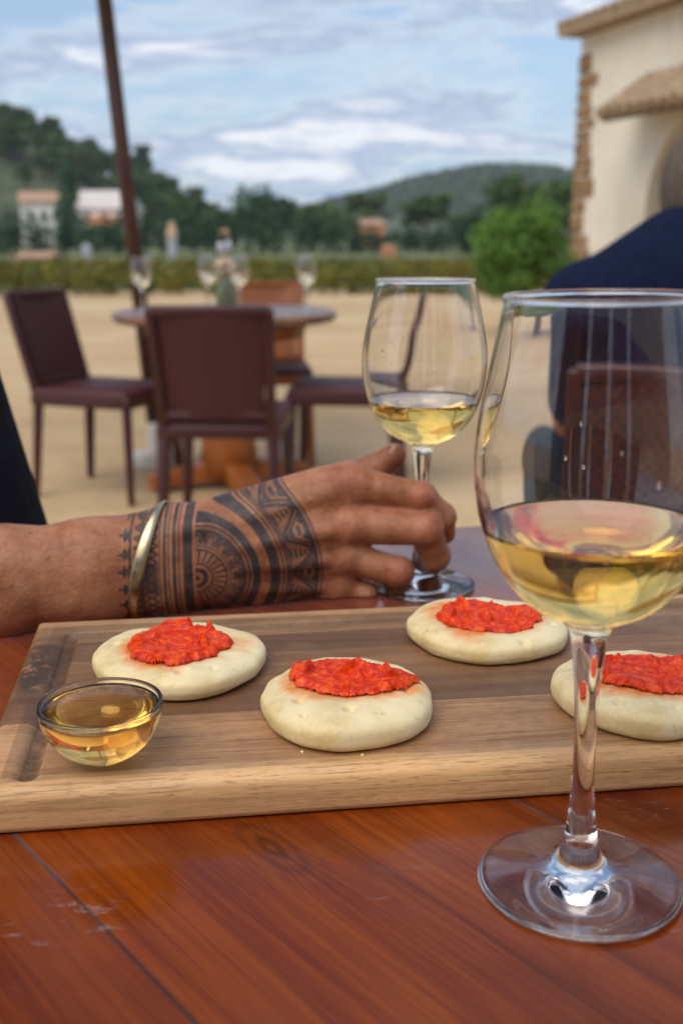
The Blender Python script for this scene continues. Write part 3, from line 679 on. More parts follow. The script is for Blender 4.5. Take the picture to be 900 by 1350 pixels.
# ------------------------------------------------------------------ chairs
def make_chair(label, backm=None, framem=None):
    t = empty('rattan_chair', (0, 0, 0), 0, label, 'chair'); fr = framem or M['chair_frame']; rt = M['rattan']     # faces local +y
    bm = bmesh.new(); box_bm(bm, .40, .42, .045, (0, 0, .415), bev=.015); link('seat', bm_mesh(bm), rt, t)
    bm = bmesh.new(); box_bm(bm, .40, .035, .045, (0, .20, .392), bev=.008); box_bm(bm, .40, .035, .045, (0, -.20, .392), bev=.008)
    box_bm(bm, .035, .37, .045, (-.183, 0, .392), bev=.008); box_bm(bm, .035, .37, .045, (.183, 0, .392), bev=.008); link('seat_frame', bm_mesh(bm), fr, t)
    vs, fs = [], []; nx, nz = 10, 10
    for side in (0, 1):
        for j in range(nz + 1):
            for i in range(nx + 1):
                u = i / nx * 2 - 1; w_ = j / nz; hw = .152 + .018 * w_
                y = -.215 - .085 * w_ + .018 * (u * u - .5) + (.008 if side else -.008)
                vs.append((u * hw, y, .450 + .325 * w_ + (.008 * (1 - u * u) if w_ == 1 else 0)))
    n_ = (nx + 1) * (nz + 1)
    for j in range(nz):
        for i in range(nx):
            a = j * (nx + 1) + i; fs.append((a, a + 1, a + nx + 2, a + nx + 1)); b0 = a + n_; fs.append((b0, b0 + nx + 1, b0 + nx + 2, b0 + 1))
    link('backrest', mesh_from(vs, fs), backm or rt, t)
    bm = bmesh.new()
    for s in (-1, 1): bar_bm(bm, (s * .172, -.20, .40), (s * .184, -.305, .79), .034, .032, .028, .026, .006)
    bar_bm(bm, (-.184, -.303, .783), (.184, -.303, .783), .028, .034, bev=.008); bar_bm(bm, (-.17, -.215, .446), (.17, -.215, .446), .026, .026, bev=.006)
    link('back_frame', bm_mesh(bm), fr, t)
    for sx in (-1, 1):
        for sy in (-1, 1):
            bm = bmesh.new(); bar_bm(bm, (sx * .176, sy * .195, .39), (sx * .192, sy * (.225 if sy < 0 else .205), 0), .038, .038, .026, .026, .006); link('leg', bm_mesh(bm), fr, t)
    return t
def put(o, x, y, rz, label=None):
    o.location = (x, y, 0); o.rotation_euler = (0, 0, rz)
    if label: o['label'] = label
    return o
GC = 'maroon chairs around the tables'
c0 = make_chair('maroon rattan chair seen from behind, pushed up to the round wooden table'); c0['group'] = GC
put(c0, P(291, 500, 3.4).x, 3.58, R(-3))
put(copy_tree(c0), P(141, 520, 4.2).x, 4.2, R(-90 - 20), 'maroon rattan chair at the left of the round wooden table, turned sideways')
put(copy_tree(c0), P(456, 520, 4.25).x, 4.25, R(84), 'maroon rattan chair right of the round table, partly behind the held wine glass')
wc = make_chair('chair with an orange wooden backrest behind the round table', M['orange_wood'], M['orange_wood'])
put(wc, P(352, 400, 5.0).x, 4.85, R(186))
put(copy_tree(c0), P(872, 560, 1.98).x, 2.03, R(-8), 'maroon rattan chair the man in navy sits on, seen through the nearest wine glass')

# parasol over the far table
bot = P(197, 500, 4.70); top = P(138, 0, 4.70); dirp = (top - bot).normalized(); base = bot - dirp * (bot.z / dirp.z); peak = bot + dirp * ((2.75 - bot.z) / dirp.z)
par = empty('parasol', base, 0, 'parasol with a dark brown leaning pole beside the round wooden table', 'parasol')
link('pole', tube_mesh([Vector((0, 0, 0)), peak - base], [.034, .032], 16), M['pole'], par)
link('base_block', lathe([(0, .0), (.15, .0), (.15, .05), (.05, .07), (.045, .20), (0, .20)], 32), speckled('pale concrete', (.5, .46, .42), (.62, .58, .54), 20, .9), par)
M['canvas'] = speckled('cream canvas', (.55, .50, .42), (.62, .57, .49), 40, .9)
pk = peak - base
vs = [pk + Vector((0, 0, .05))]; fs = []
for k in range(8):
    a = k * math.pi / 4; vs.append(pk + Vector((1.15 * math.cos(a), 1.15 * math.sin(a), -.30)))
for k in range(8): fs.append((0, 1 + k, 1 + (k + 1) % 8))
cn = link('canopy', mesh_from(vs, fs), M['canvas'], par, False); sm = cn.modifiers.new('s', 'SOLIDIFY'); sm.thickness = .004

# ------------------------------------------------------------------ wine glasses
outer = [(0.0435, .0), (.0402, .0)]
FOOT = [(0, .0004), (.036, .0002), (.0396, .0004), (.0402, .0011), (.0396, .0018)]
OUT = spline([(.0396, .0018), (.030, .0036), (.020, .0062), (.013, .0090), (.0092, .0120), (.0066, .0200), (.0048, .0360), (.0042, .0560), (.0046, .0800), (.0060, .0960), (.0078, .1075), (.0125, .1125), (.0245, .1195), (.0350, .1325), (.0412, .1485), (.0435, .1610), (.0441, .1730), (.0431, .1860), (.0408, .1990), (.0379, .2130), (.0353, .2250), (.0347, .2300)], 6)
RIM = [(.0350, .2305), (.0351, .2311), (.0348, .2317), (.0342, .2320), (.0336, .2317), (.0333, .2311), (.0333, .2306)]
INN = spline([(.0335, .2303), (.0343, .2250), (.0369, .2130), (.0398, .1990), (.0420, .1860), (.0430, .1730), (.0424, .1610), (.0400, .1490), (.0338, .1338), (.0236, .1213), (.0125, .1158), (.0, .1145)], 6)
glass_me = lathe(FOOT[:-1] + OUT + RIM + INN, 128)
def inner_r(z):
    pts = sorted((z_, r_) for r_, z_ in INN); return float(np.interp(z, [p[0] for p in pts], [p[1] for p in pts]))
def wine_mesh(level, ins=0.00022):
    pr = [(0, .1145 - ins)]
    for r_, z_ in sorted([q for q in INN if q[1] < level - .001 and q[0] > .001], key=lambda q: q[1]): pr.append((r_ + ins, z_ - ins * .3))
    rr = inner_r(level)
    pr += [(rr + ins, level + .0006), (rr - .0003, level + .0002), (rr - .0012, level - .0002), (rr - .003, level - .0003), (rr * .5, level - .0003), (0, level - .0003)]
    return lathe(pr, 128)
def drops(rg, level, n):
    ms = []
    for i in range(n):
        a = rg.uniform(0, 6.28); z = rg.uniform(level + .006, min(level + .05, .225)); r_ = inner_r(z); s = rg.uniform(.0003, .0008)
        bm = bmesh.new(); bmesh.ops.create_uvsphere(bm, u_segments=10, v_segments=8, radius=s)
        bmesh.ops.scale(bm, verts=bm.verts, vec=(.55, 1, rg.choice([1, 1.3, 2.6]))); bmesh.ops.translate(bm, verts=bm.verts, vec=(r_, 0, z)); bmesh.ops.rotate(bm, verts=bm.verts, cent=(0, 0, 0), matrix=Matrix.Rotation(a, 3, 'Z'))
        me = bpy.data.meshes.new('d'); bm.to_mesh(me); bm.free(); ms.append(me)
    return join_meshes(ms)
def wine_glass(label, loc, level, drop_n=0, scale=1.0, tilt=(0, 0), seed=1, group='glasses of white wine', zs=1.0, wm='wine'):
    t = empty('wine_glass', loc, 0, label, 'wine glass', group); t.scale = (scale, scale, scale * zs); t.rotation_euler = (tilt[0], tilt[1], 0)
    o = bpy.data.objects.new('glass', glass_me); COL.objects.link(o); o.parent = t
    if not glass_me.materials: glass_me.materials.append(M['glass']); glass_me.polygons.foreach_set('use_smooth', [True] * len(glass_me.polygons))
    link('wine', wine_mesh(level), M[wm], t)
    if drop_n:
        d = link('droplets', drops(random.Random(seed), level, drop_n), M['glass'], t); d['kind'] = 'stuff'
    return t
G1 = TP(762, 1163, TZ); wine_glass('large glass of white wine nearest the lens on the red brown table', (G1.x, G1.y, TZ + .0005), .1485, 9, seed=3, tilt=(0, R(-1.0)))
G2 = Vector((.0585, .753, TZ)); wine_glass('glass of white wine whose stem the tattooed hand holds', (G2.x, G2.y, TZ + .0005), .1440, 8, seed=5, zs=.96)
far = [(188, 4.12, 'glass of pale wine on the round wooden table, beside the parasol pole'), (275, 4.42, 'glass of pale wine on the round wooden table, just left of the flower vase'), (316, 4.25, 'glass of pale wine on the round wooden table, just right of the flower vase'), (404, 4.30, 'glass of pale wine on the right end of the round wooden table')]
for px, f_, lb in far:
    q = P(px, 395, f_); wine_glass(lb, (q.x, f_, FH + .0005), .172, 0, .92, wm='pale_wine')

# ------------------------------------------------------------------ flower vase on the far table
q = P(298, 395, 4.55); vz = empty('flower_vase', (q.x, 4.55, FH), 0, 'green glass vase of cream and white flowers on the round wooden table', 'vase')
link('vase', lathe(spline([(0, .0), (.035, .0), (.045, .03), (.042, .07), (.025, .12), (.028, .14)], 5) + spline([(.025, .14), (.022, .12), (.038, .07), (.04, .03), (.03, .006), (0, .006)], 5), 32), mat('green glass', (.45, .55, .38), .1, Transmission_Weight=.8)[0], vz)
def bloom(loc, r, m_, nm='flower'):
    bm = bmesh.new(); rg = random.Random(int(loc[2] * 1000 + loc[0] * 500))
    for k in range(26):
        d = Vector((rg.gauss(0, 1), rg.gauss(0, 1), rg.gauss(.2, .8))).normalized(); box_bm(bm, r * .7, r * .55, r * .08, Vector(loc) + d * r * .6, (rg.uniform(-1, 1), rg.uniform(-1, 1), rg.uniform(0, 3)), bev=r * .03, seg=1)
    link(nm, bm_mesh(bm), m_, vz)
fw = mat('white petals', (.72, .74, .80), .7)[0]; fcr = mat('cream petals', (.70, .58, .42), .7)[0]; fpk = mat('tan petals', (.50, .34, .22), .7)[0]
bloom((0, 0, .165), .050, fcr); bloom((.045, .01, .13), .035, fcr); bloom((-.03, -.01, .12), .03, fcr); bloom((0, 0, .245), .036, fw); bloom((0, 0, .30), .026, fpk)
bm = bmesh.new()
for a, b_ in (((0, 0, .05), (0, 0, .26)), ((.01, 0, .05), (.03, .01, .14)), ((-.01, 0, .05), (0, 0, .18))): bar_bm(bm, a, b_, .005, .005)
link('stem', bm_mesh(bm), M['leaf_mid'], vz, False)

# ------------------------------------------------------------------ serving board
BA = R(7.6); BD = .2145; BL = .52; BT = .0207; BF = Vector((-.160, .408, TZ + .0004))
def board_pt(u, v, z): return Vector((BF.x + u * math.cos(BA) - v * math.sin(BA), BF.y + u * math.sin(BA) + v * math.cos(BA), BF.z + z))
def seg_d(u, v, a, b_):
    ax, ay = a; bx, by = b_; t = ((u - ax) * (bx - ax) + (v - ay) * (by - ay)) / ((bx - ax) ** 2 + (by - ay) ** 2); t = min(max(t, 0), 1)
    return math.hypot(u - ax - t * (bx - ax), v - ay - t * (by - ay))
def board_h(u, v):
    h = BT; e = min(u, v, BL - u, BD - v); rr = .0065
    if e < rr: h -= rr - math.sqrt(max(rr * rr - (rr - e) ** 2, 0))
    d = min(seg_d(u, v, (.0235, .0135), (.0235, .186)), seg_d(u, v, (.0235, .186), (BL - .0235, .190)), seg_d(u, v, (BL - .0235, .0135), (BL - .0235, .186)))
    if d < .0046: h -= .0042 * math.sqrt(1 - (d / .0046) ** 2)
    elif d < .0056: h -= .0003 * (1 - (d - .0046) / .0010)
    return h
def ax_list(Lg, fine, coarse, zones):
    xs = [0]; 
    while xs[-1] < Lg - 1e-6:
        x = xs[-1]; st = fine if any(a <= x <= b_ for a, b_ in zones) else coarse; xs.append(min(x + st, Lg))
    return xs
us = ax_list(BL, .0005, .004, [(0, .0075), (.017, .030), (BL - .031, BL)]); vs_ = ax_list(BD, .0005, .0025, [(0, .021), (.178, .1970), (BD - .0075, BD)])
vs, fs = [], []; nu, nv = len(us), len(vs_)
for v_ in vs_:
    for u_ in us: vs.append((u_, v_, board_h(u_, v_)))
for j in range(nv - 1):
    for i in range(nu - 1): a = j * nu + i; fs.append((a, a + 1, a + nu + 1, a + nu))
per = [i for i in range(nu)] + [j * nu + nu - 1 for j in range(1, nv)] + [(nv - 1) * nu + i for i in range(nu - 2, -1, -1)] + [j * nu for j in range(nv - 2, 0, -1)]
lo1 = []
for zi, (zv, ins_) in enumerate([(.0035, 0), (.001, .0008), (0, .003)]):
    cur = []
    for p_ in per:
        u_, v_, _ = vs[p_]; cur.append(len(vs)); vs.append((min(max(u_, ins_), BL - ins_), min(max(v_, ins_), BD - ins_), zv))
    prev = per if zi == 0 else lo1
    for k in range(len(per)): k2 = (k + 1) % len(per); fs.append((prev[k], cur[k], cur[k2], prev[k2]))
    lo1 = cur
fs.append(tuple(reversed(lo1)))
m, nt, b = mat('acacia planks', (0.4, 0.27, 0.15), 0.5)
v = coords(nt); s = N(nt, 'ShaderNodeSeparateXYZ'); L(nt, v, s.inputs[0])
band = mth(nt, 'DIVIDE', s.outputs['Y'], BD)
base_ = ramp(nt, band, [(0, (0.60, 0.39, 0.205)), (.060, (0.50, 0.295, 0.155)), (.312, (0.185, 0.094, 0.048)), (.46, (0.30, 0.17, 0.092)), (.665, (0.18, 0.100, 0.058)), (.80, (0.31, 0.19, 0.108)), (.93, (0.44, 0.285, 0.16))], 'CONSTANT')
rowid = ramp(nt, band, [(0, 0.1), (.060, .22), (.312, .35), (.46, .55), (.665, .75), (.80, .95)], 'CONSTANT')
cb = N(nt, 'ShaderNodeCombineXYZ'); L(nt, mth(nt, 'ADD', mth(nt, 'MULTIPLY', s.outputs['X'], 5.0), mth(nt, 'MULTIPLY', rowid, 37.0)), cb.inputs[0]); L(nt, mth(nt, 'MULTIPLY', s.outputs['Y'], 45.0), cb.inputs[1]); L(nt, mth(nt, 'MULTIPLY', s.outputs['Z'], 45.0), cb.inputs[2])
g1 = noise_(nt, cb.outputs[0], 1.0, 6, 0.6, 1.3)
cb2 = N(nt, 'ShaderNodeCombineXYZ'); L(nt, mth(nt, 'ADD', mth(nt, 'MULTIPLY', s.outputs['X'], 14.0), mth(nt, 'MULTIPLY', rowid, 31.0)), cb2.inputs[0]); L(nt, mth(nt, 'MULTIPLY', s.outputs['Y'], 420.0), cb2.inputs[1]); L(nt, mth(nt, 'MULTIPLY', s.outputs['Z'], 420.0), cb2.inputs[2])
g2 = noise_(nt, cb2.outputs[0], 1.0, 5, 0.7)
gm = ramp(nt, g1, [(0.28, (0.55, 0.50, 0.46)), (0.42, (0.84, 0.80, 0.76)), (0.55, (1.04, 1.02, 1.00)), (0.70, (1.22, 1.18, 1.12))])
col = mixc(nt, 1.0, base_, gm, 'MULTIPLY')
col = mixc(nt, ramp(nt, g2, [(0.40, 0.0), (0.30, 0.0), (0.36, 0.0)]), col, col)
col = mixc(nt, ramp(nt, g2, [(0.36, 0.6), (0.475, 0.0)]), col, (0.17, 0.09, 0.045))
col = mixc(nt, ramp(nt, noise_(nt, coords(nt, scale=(1, 1, 1)), 22, 5, .6), [(0.5, 0.0), (0.85, 0.35)]), col, (0.50, 0.37, 0.25))
# scorched left end and dark brown groove
dx = mth(nt, 'DIVIDE', mth(nt, 'SUBTRACT', s.outputs['X'], .010), .011); dy = mth(nt, 'DIVIDE', mth(nt, 'SUBTRACT', s.outputs['Y'], .135), .042)
st = mth(nt, 'POWER', 2.718, mth(nt, 'MULTIPLY', mth(nt, 'ADD', mth(nt, 'MULTIPLY', dx, dx), mth(nt, 'MULTIPLY', dy, dy)), -1.0))
st = mth(nt, 'MULTIPLY', st, ramp(nt, noise_(nt, v, 120, 5, .7), [(0.34, 0.0), (0.50, 1.4)]), clamp=True)
col = mixc(nt, mth(nt, 'MULTIPLY', st, .92), col, (0.035, 0.028, 0.025))
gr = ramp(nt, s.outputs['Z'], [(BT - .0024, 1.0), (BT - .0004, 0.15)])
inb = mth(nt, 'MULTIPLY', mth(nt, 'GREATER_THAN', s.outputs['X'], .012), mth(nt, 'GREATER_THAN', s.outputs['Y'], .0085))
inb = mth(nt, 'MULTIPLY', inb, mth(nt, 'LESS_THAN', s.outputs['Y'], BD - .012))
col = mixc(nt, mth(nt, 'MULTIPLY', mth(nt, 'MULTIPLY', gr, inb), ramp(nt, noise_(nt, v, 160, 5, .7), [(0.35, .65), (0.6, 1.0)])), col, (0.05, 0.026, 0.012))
pc = N(nt, 'ShaderNodeCombineXYZ'); L(nt, mth(nt, 'ADD', mth(nt, 'MULTIPLY', s.outputs['X'], 110.0), mth(nt, 'MULTIPLY', rowid, 71.0)), pc.inputs[0]); L(nt, mth(nt, 'MULTIPLY', s.outputs['Y'], 1700.0), pc.inputs[1]); L(nt, mth(nt, 'MULTIPLY', s.outputs['Z'], 1700.0), pc.inputs[2])
pore = noise_(nt, pc.outputs[0], 1.0, 2, 0.5)
col = mixc(nt, ramp(nt, pore, [(0.58, 0.0), (0.68, 0.55)]), col, (0.13, 0.065, 0.03))
col = mixc(nt, 1.0, col, (1.08, 0.99, 0.88), 'MULTIPLY')
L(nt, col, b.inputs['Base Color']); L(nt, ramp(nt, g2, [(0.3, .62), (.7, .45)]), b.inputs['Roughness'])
bump(nt, b, mth(nt, 'ADD', g2, mth(nt, 'MULTIPLY', noise_(nt, v, 900, 3), .4)), 0.35, 0.0004)
bo = link('serving_board', mesh_from(vs, fs), m); bo.location = BF; bo.rotation_euler = (0, 0, BA)
bo.data.polygons[len(bo.data.polygons) - 1].use_smooth = False
tag(bo, 'long wooden serving board with a carved juice groove holding the breads', 'serving board')
BTOP = BF.z + BT

# ------------------------------------------------------------------ flatbreads with red spread
m, nt, b = mat('pale dough', (0.74, 0.60, 0.37), 0.55)
v = coords(nt); f = noise_(nt, v, 38, 5, .6)
col = ramp(nt, f, [(0.32, (0.62, 0.45, 0.20)), (0.47, (0.76, 0.61, 0.33)), (0.62, (0.82, 0.70, 0.43))])
sp = ramp(nt, noise_(nt, v, 210, 4, .6), [(0.62, 0.0), (0.72, 0.55)]); col = mixc(nt, sp, col, (0.58, 0.40, 0.17))
at = N(nt, 'ShaderNodeAttribute', attribute_name='stain'); sn = mth(nt, 'MULTIPLY', at.outputs['Fac'], ramp(nt, noise_(nt, v, 170, 5, .7), [(0.28, 0.25), (0.55, 1.0)]), clamp=True)
col = mixc(nt, sn, col, (0.78, 0.20, 0.025))
L(nt, col, b.inputs['Base Color']); b.inputs['Subsurface Weight'].default_value = .25; b.inputs['Subsurface Radius'].default_value = (.006, .004, .002); b.inputs['Subsurface Scale'].default_value = 1
vo = N(nt, 'ShaderNodeTexVoronoi', i_Scale=260.0); L(nt, v, vo.inputs['Vector'])
bump(nt, b, mth(nt, 'ADD', noise_(nt, v, 330, 5, .65), mth(nt, 'MULTIPLY', vo.outputs['Distance'], .35)), 0.35, 0.0007); M['dough'] = m
m, nt, b = mat('red pepper spread', (0.60, 0.035, 0.004), 0.22); b.inputs['Specular IOR Level'].default_value = .28
v = coords(nt); f = noise_(nt, v, 190, 5, .7)
L(nt, ramp(nt, f, [(0.3, (0.40, 0.008, 0.0004)), (0.5, (0.68, 0.034, 0.0006)), (0.68, (0.86, 0.115, 0.002))]), b.inputs['Base Color'])
b.inputs['Subsurface Weight'].default_value = .05; b.inputs['Subsurface Radius'].default_value = (.002, .0006, .0003); b.inputs['Subsurface Scale'].default_value = 1
bump(nt, b, noise_(nt, v, 420, 5, .65), 0.55, 0.001); M['spread'] = m
def bread(label, cx_, cy_, rx, ry, h, seed, paste, dimples, rot=0.0):
    """paste = (dx, dy, rx, ry, rot, thick) in metres relative to the bread centre"""
    root = empty('flatbread', (cx_, cy_, BTOP), rot, label, 'flatbread', 'flatbreads with red spread on the serving board')
    seg, rg = 220, 110; vs, fs = [], []; pdx, pdy, prx, pry, prot, pth = paste
    def outl(a): return 1 + .065 * noise.noise(Vector((math.cos(a) * 1.3, math.sin(a) * 1.3, seed * 3.1))) + .018 * noise.noise(Vector((math.cos(a) * 4, math.sin(a) * 4, seed * 1.7)))
    ph = [(-90 + 180 * j / rg) for j in range(rg + 1)]
    for j, pd in enumerate(ph):
        c_, s_ = math.cos(R(pd)), math.sin(R(pd)); rr = max(c_, 0) ** .52; zz_ = (abs(s_) ** .72) * (1 if s_ > 0 else -1)
        for k in range(seg):
            a = 2 * math.pi * k / seg; q = rr * outl(a); x, y = rx * q * math.cos(a), ry * q * math.sin(a)
            z = h * (.44 + .56 * zz_) if zz_ > 0 else h * (.44 + .60 * zz_)
            nz = noise.noise(Vector((x * 42, y * 42, seed * 2.3 + z * 25))) * .0013 + noise.noise(Vector((x * 110, y * 110, seed + z * 70))) * .00045
            z += nz * (1 if s_ > -.3 else 0); x += nz * math.cos(a) * .8; y += nz * math.sin(a) * .8
            if s_ > 0:
                for dx, dy, dr, dd in dimples:
                    e = ((x - dx) ** 2 + (y - dy) ** 2) / dr ** 2
                    if e < 6: z -= dd * 2.4 * math.exp(-e * 1.9)
                z -= .0034 * math.exp(-((x / rx) ** 2 + (y / ry) ** 2) * 3.0)
            vs.append((x, y, max(z, 0.0002 + .0006 * max(0, rr - .86) / .14)))
    for j in range(rg):
        for k in range(seg): k2 = (k + 1) % seg; fs.append((j * seg + k, j * seg + k2, (j + 1) * seg + k2, (j + 1) * seg + k))
    me = mesh_from(vs, fs); V = mverts(me)
    bm = bmesh.new(); bm.from_mesh(me); bmesh.ops.remove_doubles(bm, verts=bm.verts, dist=1e-5); bmesh.ops.recalc_face_normals(bm, faces=bm.faces); bm.to_mesh(me); bvh = BVHTree.FromBMesh(bm); bm.free()
    V = mverts(me); cr, sr = math.cos(prot), math.sin(prot)
    def pd_(x, y):
        X, Y = (x - pdx) * cr + (y - pdy) * sr, -(x - pdx) * sr + (y - pdy) * cr; a = math.atan2(Y / pry, X / prx)
        o_ = 1 + .16 * noise.noise(Vector((math.cos(a) * 1.6, math.sin(a) * 1.6, seed * 5.3))) + .10 * noise.noise(Vector((math.cos(a) * 5, math.sin(a) * 5, seed * 4.1))) + .05 * noise.noise(Vector((math.cos(a) * 13, math.sin(a) * 13, seed)))
        return math.hypot(X / prx, Y / pry) / o_
    stn = []
    for x, y, z in V:
        if z < h * .4: stn.append(0); continue
        d = pd_(x, y); w_ = noise.noise(Vector((x * 30, y * 30, seed * 9.0))); stn.append(min(1, max(0, (1.34 + .40 * w_ - d) / .34)) * .95 if d < 1.6 else 0)
    fattr(me, 'stain', stn); link('dough', me, M['dough'], root)
    n_ = 200; ext = max(prx, pry) * 1.35; vs, fs, ids = [], [], {}
    for j in range(n_ + 1):
        for i in range(n_ + 1):
            x, y = pdx - ext + 2 * ext * i / n_, pdy - ext + 2 * ext * j / n_; d = pd_(x, y)
            if d > 1.03: continue
            hit = bvh.ray_cast(Vector((x, y, .1)), Vector((0, 0, -1)))[0]
            if hit is None: continue
            e = min(max((1.03 - d) / .20, 0), 1); e = math.sqrt(1 - (1 - e) ** 2)
            p3 = Vector((x * 62 + y * 20, y * 95 - x * 12, seed * 7)); wq = Vector((noise.noise(p3), noise.noise(p3 + Vector((7, 3, 1))), 0)) * 1.1
            r1 = 1 - abs(noise.noise(p3 + wq)) * 2.2; r2 = 1 - abs(noise.noise(p3 * 2.7 + wq * 2)) * 2.2; r3 = noise.noise(p3 * 7.5 + wq * 4)
            th = pth * (.78 + .36 * r1 + .20 * r2 + .12 * r3 + .75 * noise.noise(p3 * .35))
            # torn peaks
            pkz = max(0, noise.noise(p3 * 1.9 + wq + Vector((9, 2, 5))) - .34) * 4.2 * pth
            ids[(i, j)] = len(vs)
            jx = noise.noise(p3 * 5) * .0004 * e; jy = noise.noise(p3 * 5 + Vector((4, 4, 4))) * .0004 * e
            vs.append((x + jx, y + jy, hit.z - .0005 + e * max(th + pkz, pth * .15)))
    for j in range(n_):
        for i in range(n_):
            if all(q in ids for q in ((i, j), (i + 1, j), (i + 1, j + 1), (i, j + 1))): fs.append((ids[(i, j)], ids[(i + 1, j)], ids[(i + 1, j + 1)], ids[(i, j + 1)]))
    link('red_spread', mesh_from(vs, fs), M['spread'], root); return root
bread('flatbread with red spread behind the little glass bowl', -.0885, .5430, .0470, .0445, .0158, 1, (.000, -.0005, .0282, .0270, .1, .0036), [(.0060, -.0350, .0030, .0020), (.022, -.030, .002, .0010), (-.036, .004, .004, .0010)])
bread('thick flatbread in the middle whose red spread ends in a torn peak', .0025, .4855, .0432, .0430, .0182, 2, (.0015, .0065, .0310, .0200, -.26, .0036), [(-.0225, -.0170, .0032, .0022), (.0015, -.0265, .0032, .0022), (-.020, -.031, .0022, .001), (.030, -.006, .003, .001)])
bread('flatbread with red spread below the fingers of the tattooed hand', .0855, .5890, .0465, .0450, .0160, 3, (.0015, -.0008, .0298, .0258, -.05, .0036), [(-.0345, -.018, .003, .0020), (.016, -.036, .003, .0014), (.036, -.012, .003, .0010)])
bread('flatbread with red spread partly behind the stem of the nearest wine glass', .1525, .4965, .0440, .0445, .0180, 4, (.0040, .0030, .0290, .0228, .05, .0036), [(-.0200, -.0280, .0030, .0020), (.006, -.034, .0025, .001), (-.034, .003, .003, .0012)])
for i, (px, py, lb) in enumerate([(398, 992, 'tiny pale crumb on the board in front of the thick middle flatbread'), (478, 996, 'larger pale crumb on the board at the right front of the middle flatbread'), (497, 883, 'speck of dough on the board between two flatbreads')]):
    q = TP(px, py, BTOP); bm = bmesh.new(); bmesh.ops.create_icosphere(bm, subdivisions=2, radius=.0009)
    for v_ in bm.verts: v_.co *= 1 + .5 * noise.noise(v_.co * 900 + Vector((i, 0, 0))); v_.co.z *= .6
    o = link('crumb', bm_mesh(bm), M['dough']); o.location = (q.x, q.y, BTOP + .0004); tag(o, lb, 'crumb')

# ------------------------------------------------------------------ little glass bowl of golden oil
q = TP(133, 930, BTOP + .0265); ob = empty('glass_bowl', (q.x, q.y, BTOP + .0003), 0, 'tiny rounded glass bowl filled with golden oil', 'bowl')
RO = .0275; RI = .0259
prof = [(0, 0), (.006, .0001), (.010, .0012)]
for k in range(1, 15):
    a = R(-66 + k * 66 / 14); prof.append((RO * math.cos(a), .0262 + .0262 * math.sin(a)))
prof += [(RO + .0003, .0272), (RO, .0281), (RO - .0010, .0284), (RI + .0003, .0280), (RI, .0270)]
inn = []
for k in range(15):
    a = R(-k * 90 / 14); inn.append((max(RI * math.cos(a), 0), .0262 + .0236 * math.sin(a)))
inn[-1] = (0, .0026)
link('bowl', lathe(prof + inn, 96), M['glass'], ob)
lv = .0252; lq = [(0, .0026 - .0002)] + [(r_ + .0002, z_ - .00005) for r_, z_ in reversed(inn[:-1]) if z_ < lv - .0006]
rr = RI * math.sqrt(max(1 - ((lv - .0262) / .0236) ** 2, 0))
lq += [(rr + .0002, lv + .0006), (rr - .0004, lv + .0002), (rr - .0014, lv), (rr * .5, lv - .0001), (0, lv - .0001)]
link('oil', lathe(lq, 96), M['oil'], ob)

# ------------------------------------------------------------------ man on the left: hand, forearm, body, black shirt
r_ = []
def C(a, b_, ra, rb, k=.008): r_.append(('cap', tuple(a), tuple(b_), ra, rb, k))
U = [P(-280, 752, .640), P(0, 751, .672), P(120, 735, .690), P(225, 711, .705)]; Lw = [P(-280, 800, .640), P(0, 786, .668), P(120, 773, .688), P(225, 765, .702)]
ru = [.0295, .0272, .0243, .0228]; rl = [.0290, .0268, .0248, .0212]
for i in range(3): C(U[i], U[i + 1], ru[i], ru[i + 1], .014); C(Lw[i], Lw[i + 1], rl[i], rl[i + 1], .014)
W1, W2 = U[3], Lw[3]
K = [P(460, 638, .738), P(456, 692, .7300), P(447, 732, .7315), P(438, 768, .7370)]
rk = [.0168, .0165, .0152, .0142]
WR = [P(235, 706, .708), P(235, 728, .702), P(235, 746, .701), P(235, 764, .704)]
for i in range(4): C(WR[i], K[i], .0195, rk[i], .012)
C(P(300, 716, .725), P(420, 690, .755), .022, .020, .016); C(P(300, 755, .722), P(420, 750, .752), .020, .017, .014)   # palm side
C(P(320, 690, .732), P(425, 656, .742), .0190, .0180, .012)
def finger(pts, rad, k=.0028):
    for i in range(len(pts) - 1): C(pts[i], pts[i + 1], rad[i], rad[i + 1], k if i else .0055)
FI = [K[0], P(553, 655, .7365), P(583, 681, .7450), P(585, 703, .7610)]; finger(FI, [.0135, .0105, .0097, .0083])
FM = [K[1], P(560, 697, .7285), P(573, 733, .7400), P(566, 746, .7580)]; finger(FM, [.0140, .0120, .0110, .0090])
FR = [K[2], P(524, 754, .7290), P(521, 768, .7480), P(505, 770, .7620)]; finger(FR, [.0128, .0108, .0095, .0082])
FP = [K[3], P(480, 784, .7340), P(474, 790, .7520), P(455, 788, .7620)]; finger(FP, [.0115, .0092, .0082, .0072])
FT_ = [P(330, 690, .745), P(425, 650, .778), P(487, 624, .792), P(520, 600, .789)]; finger(FT_, [.0185, .0145, .0120, .0092], .008)
for p_, q_ in ((FI, .0108), (FM, .0118), (FR, .0108), (FP, .0092)):      # knuckle bumps
    r_.append(('ell', tuple(p_[1] + Vector((.001, -.0012, .0005))), (q_ * .98, q_ * .94, q_ * .97), .004))
for i, k_ in enumerate(K): r_.append(('ell', tuple(k_ + Vector((.002, -.0055, .001))), (.0125, .0115, .0118), .006))
for i in range(4):                                                       # tendons
    a = WR[i].lerp(K[i], .38) + Vector((0, -.0165, .001)); b_ = WR[i].lerp(K[i], .90) + Vector((0, -.0150, .001)); C(a, b_, .0022, .0030, .0060)
C(P(236, 700, .6885), P(262, 694, .6930), .0060, .0040, .008)            # wrist bone
HB0, HB1 = (-.262, .60, TZ), (.088, .825, TZ + .145)
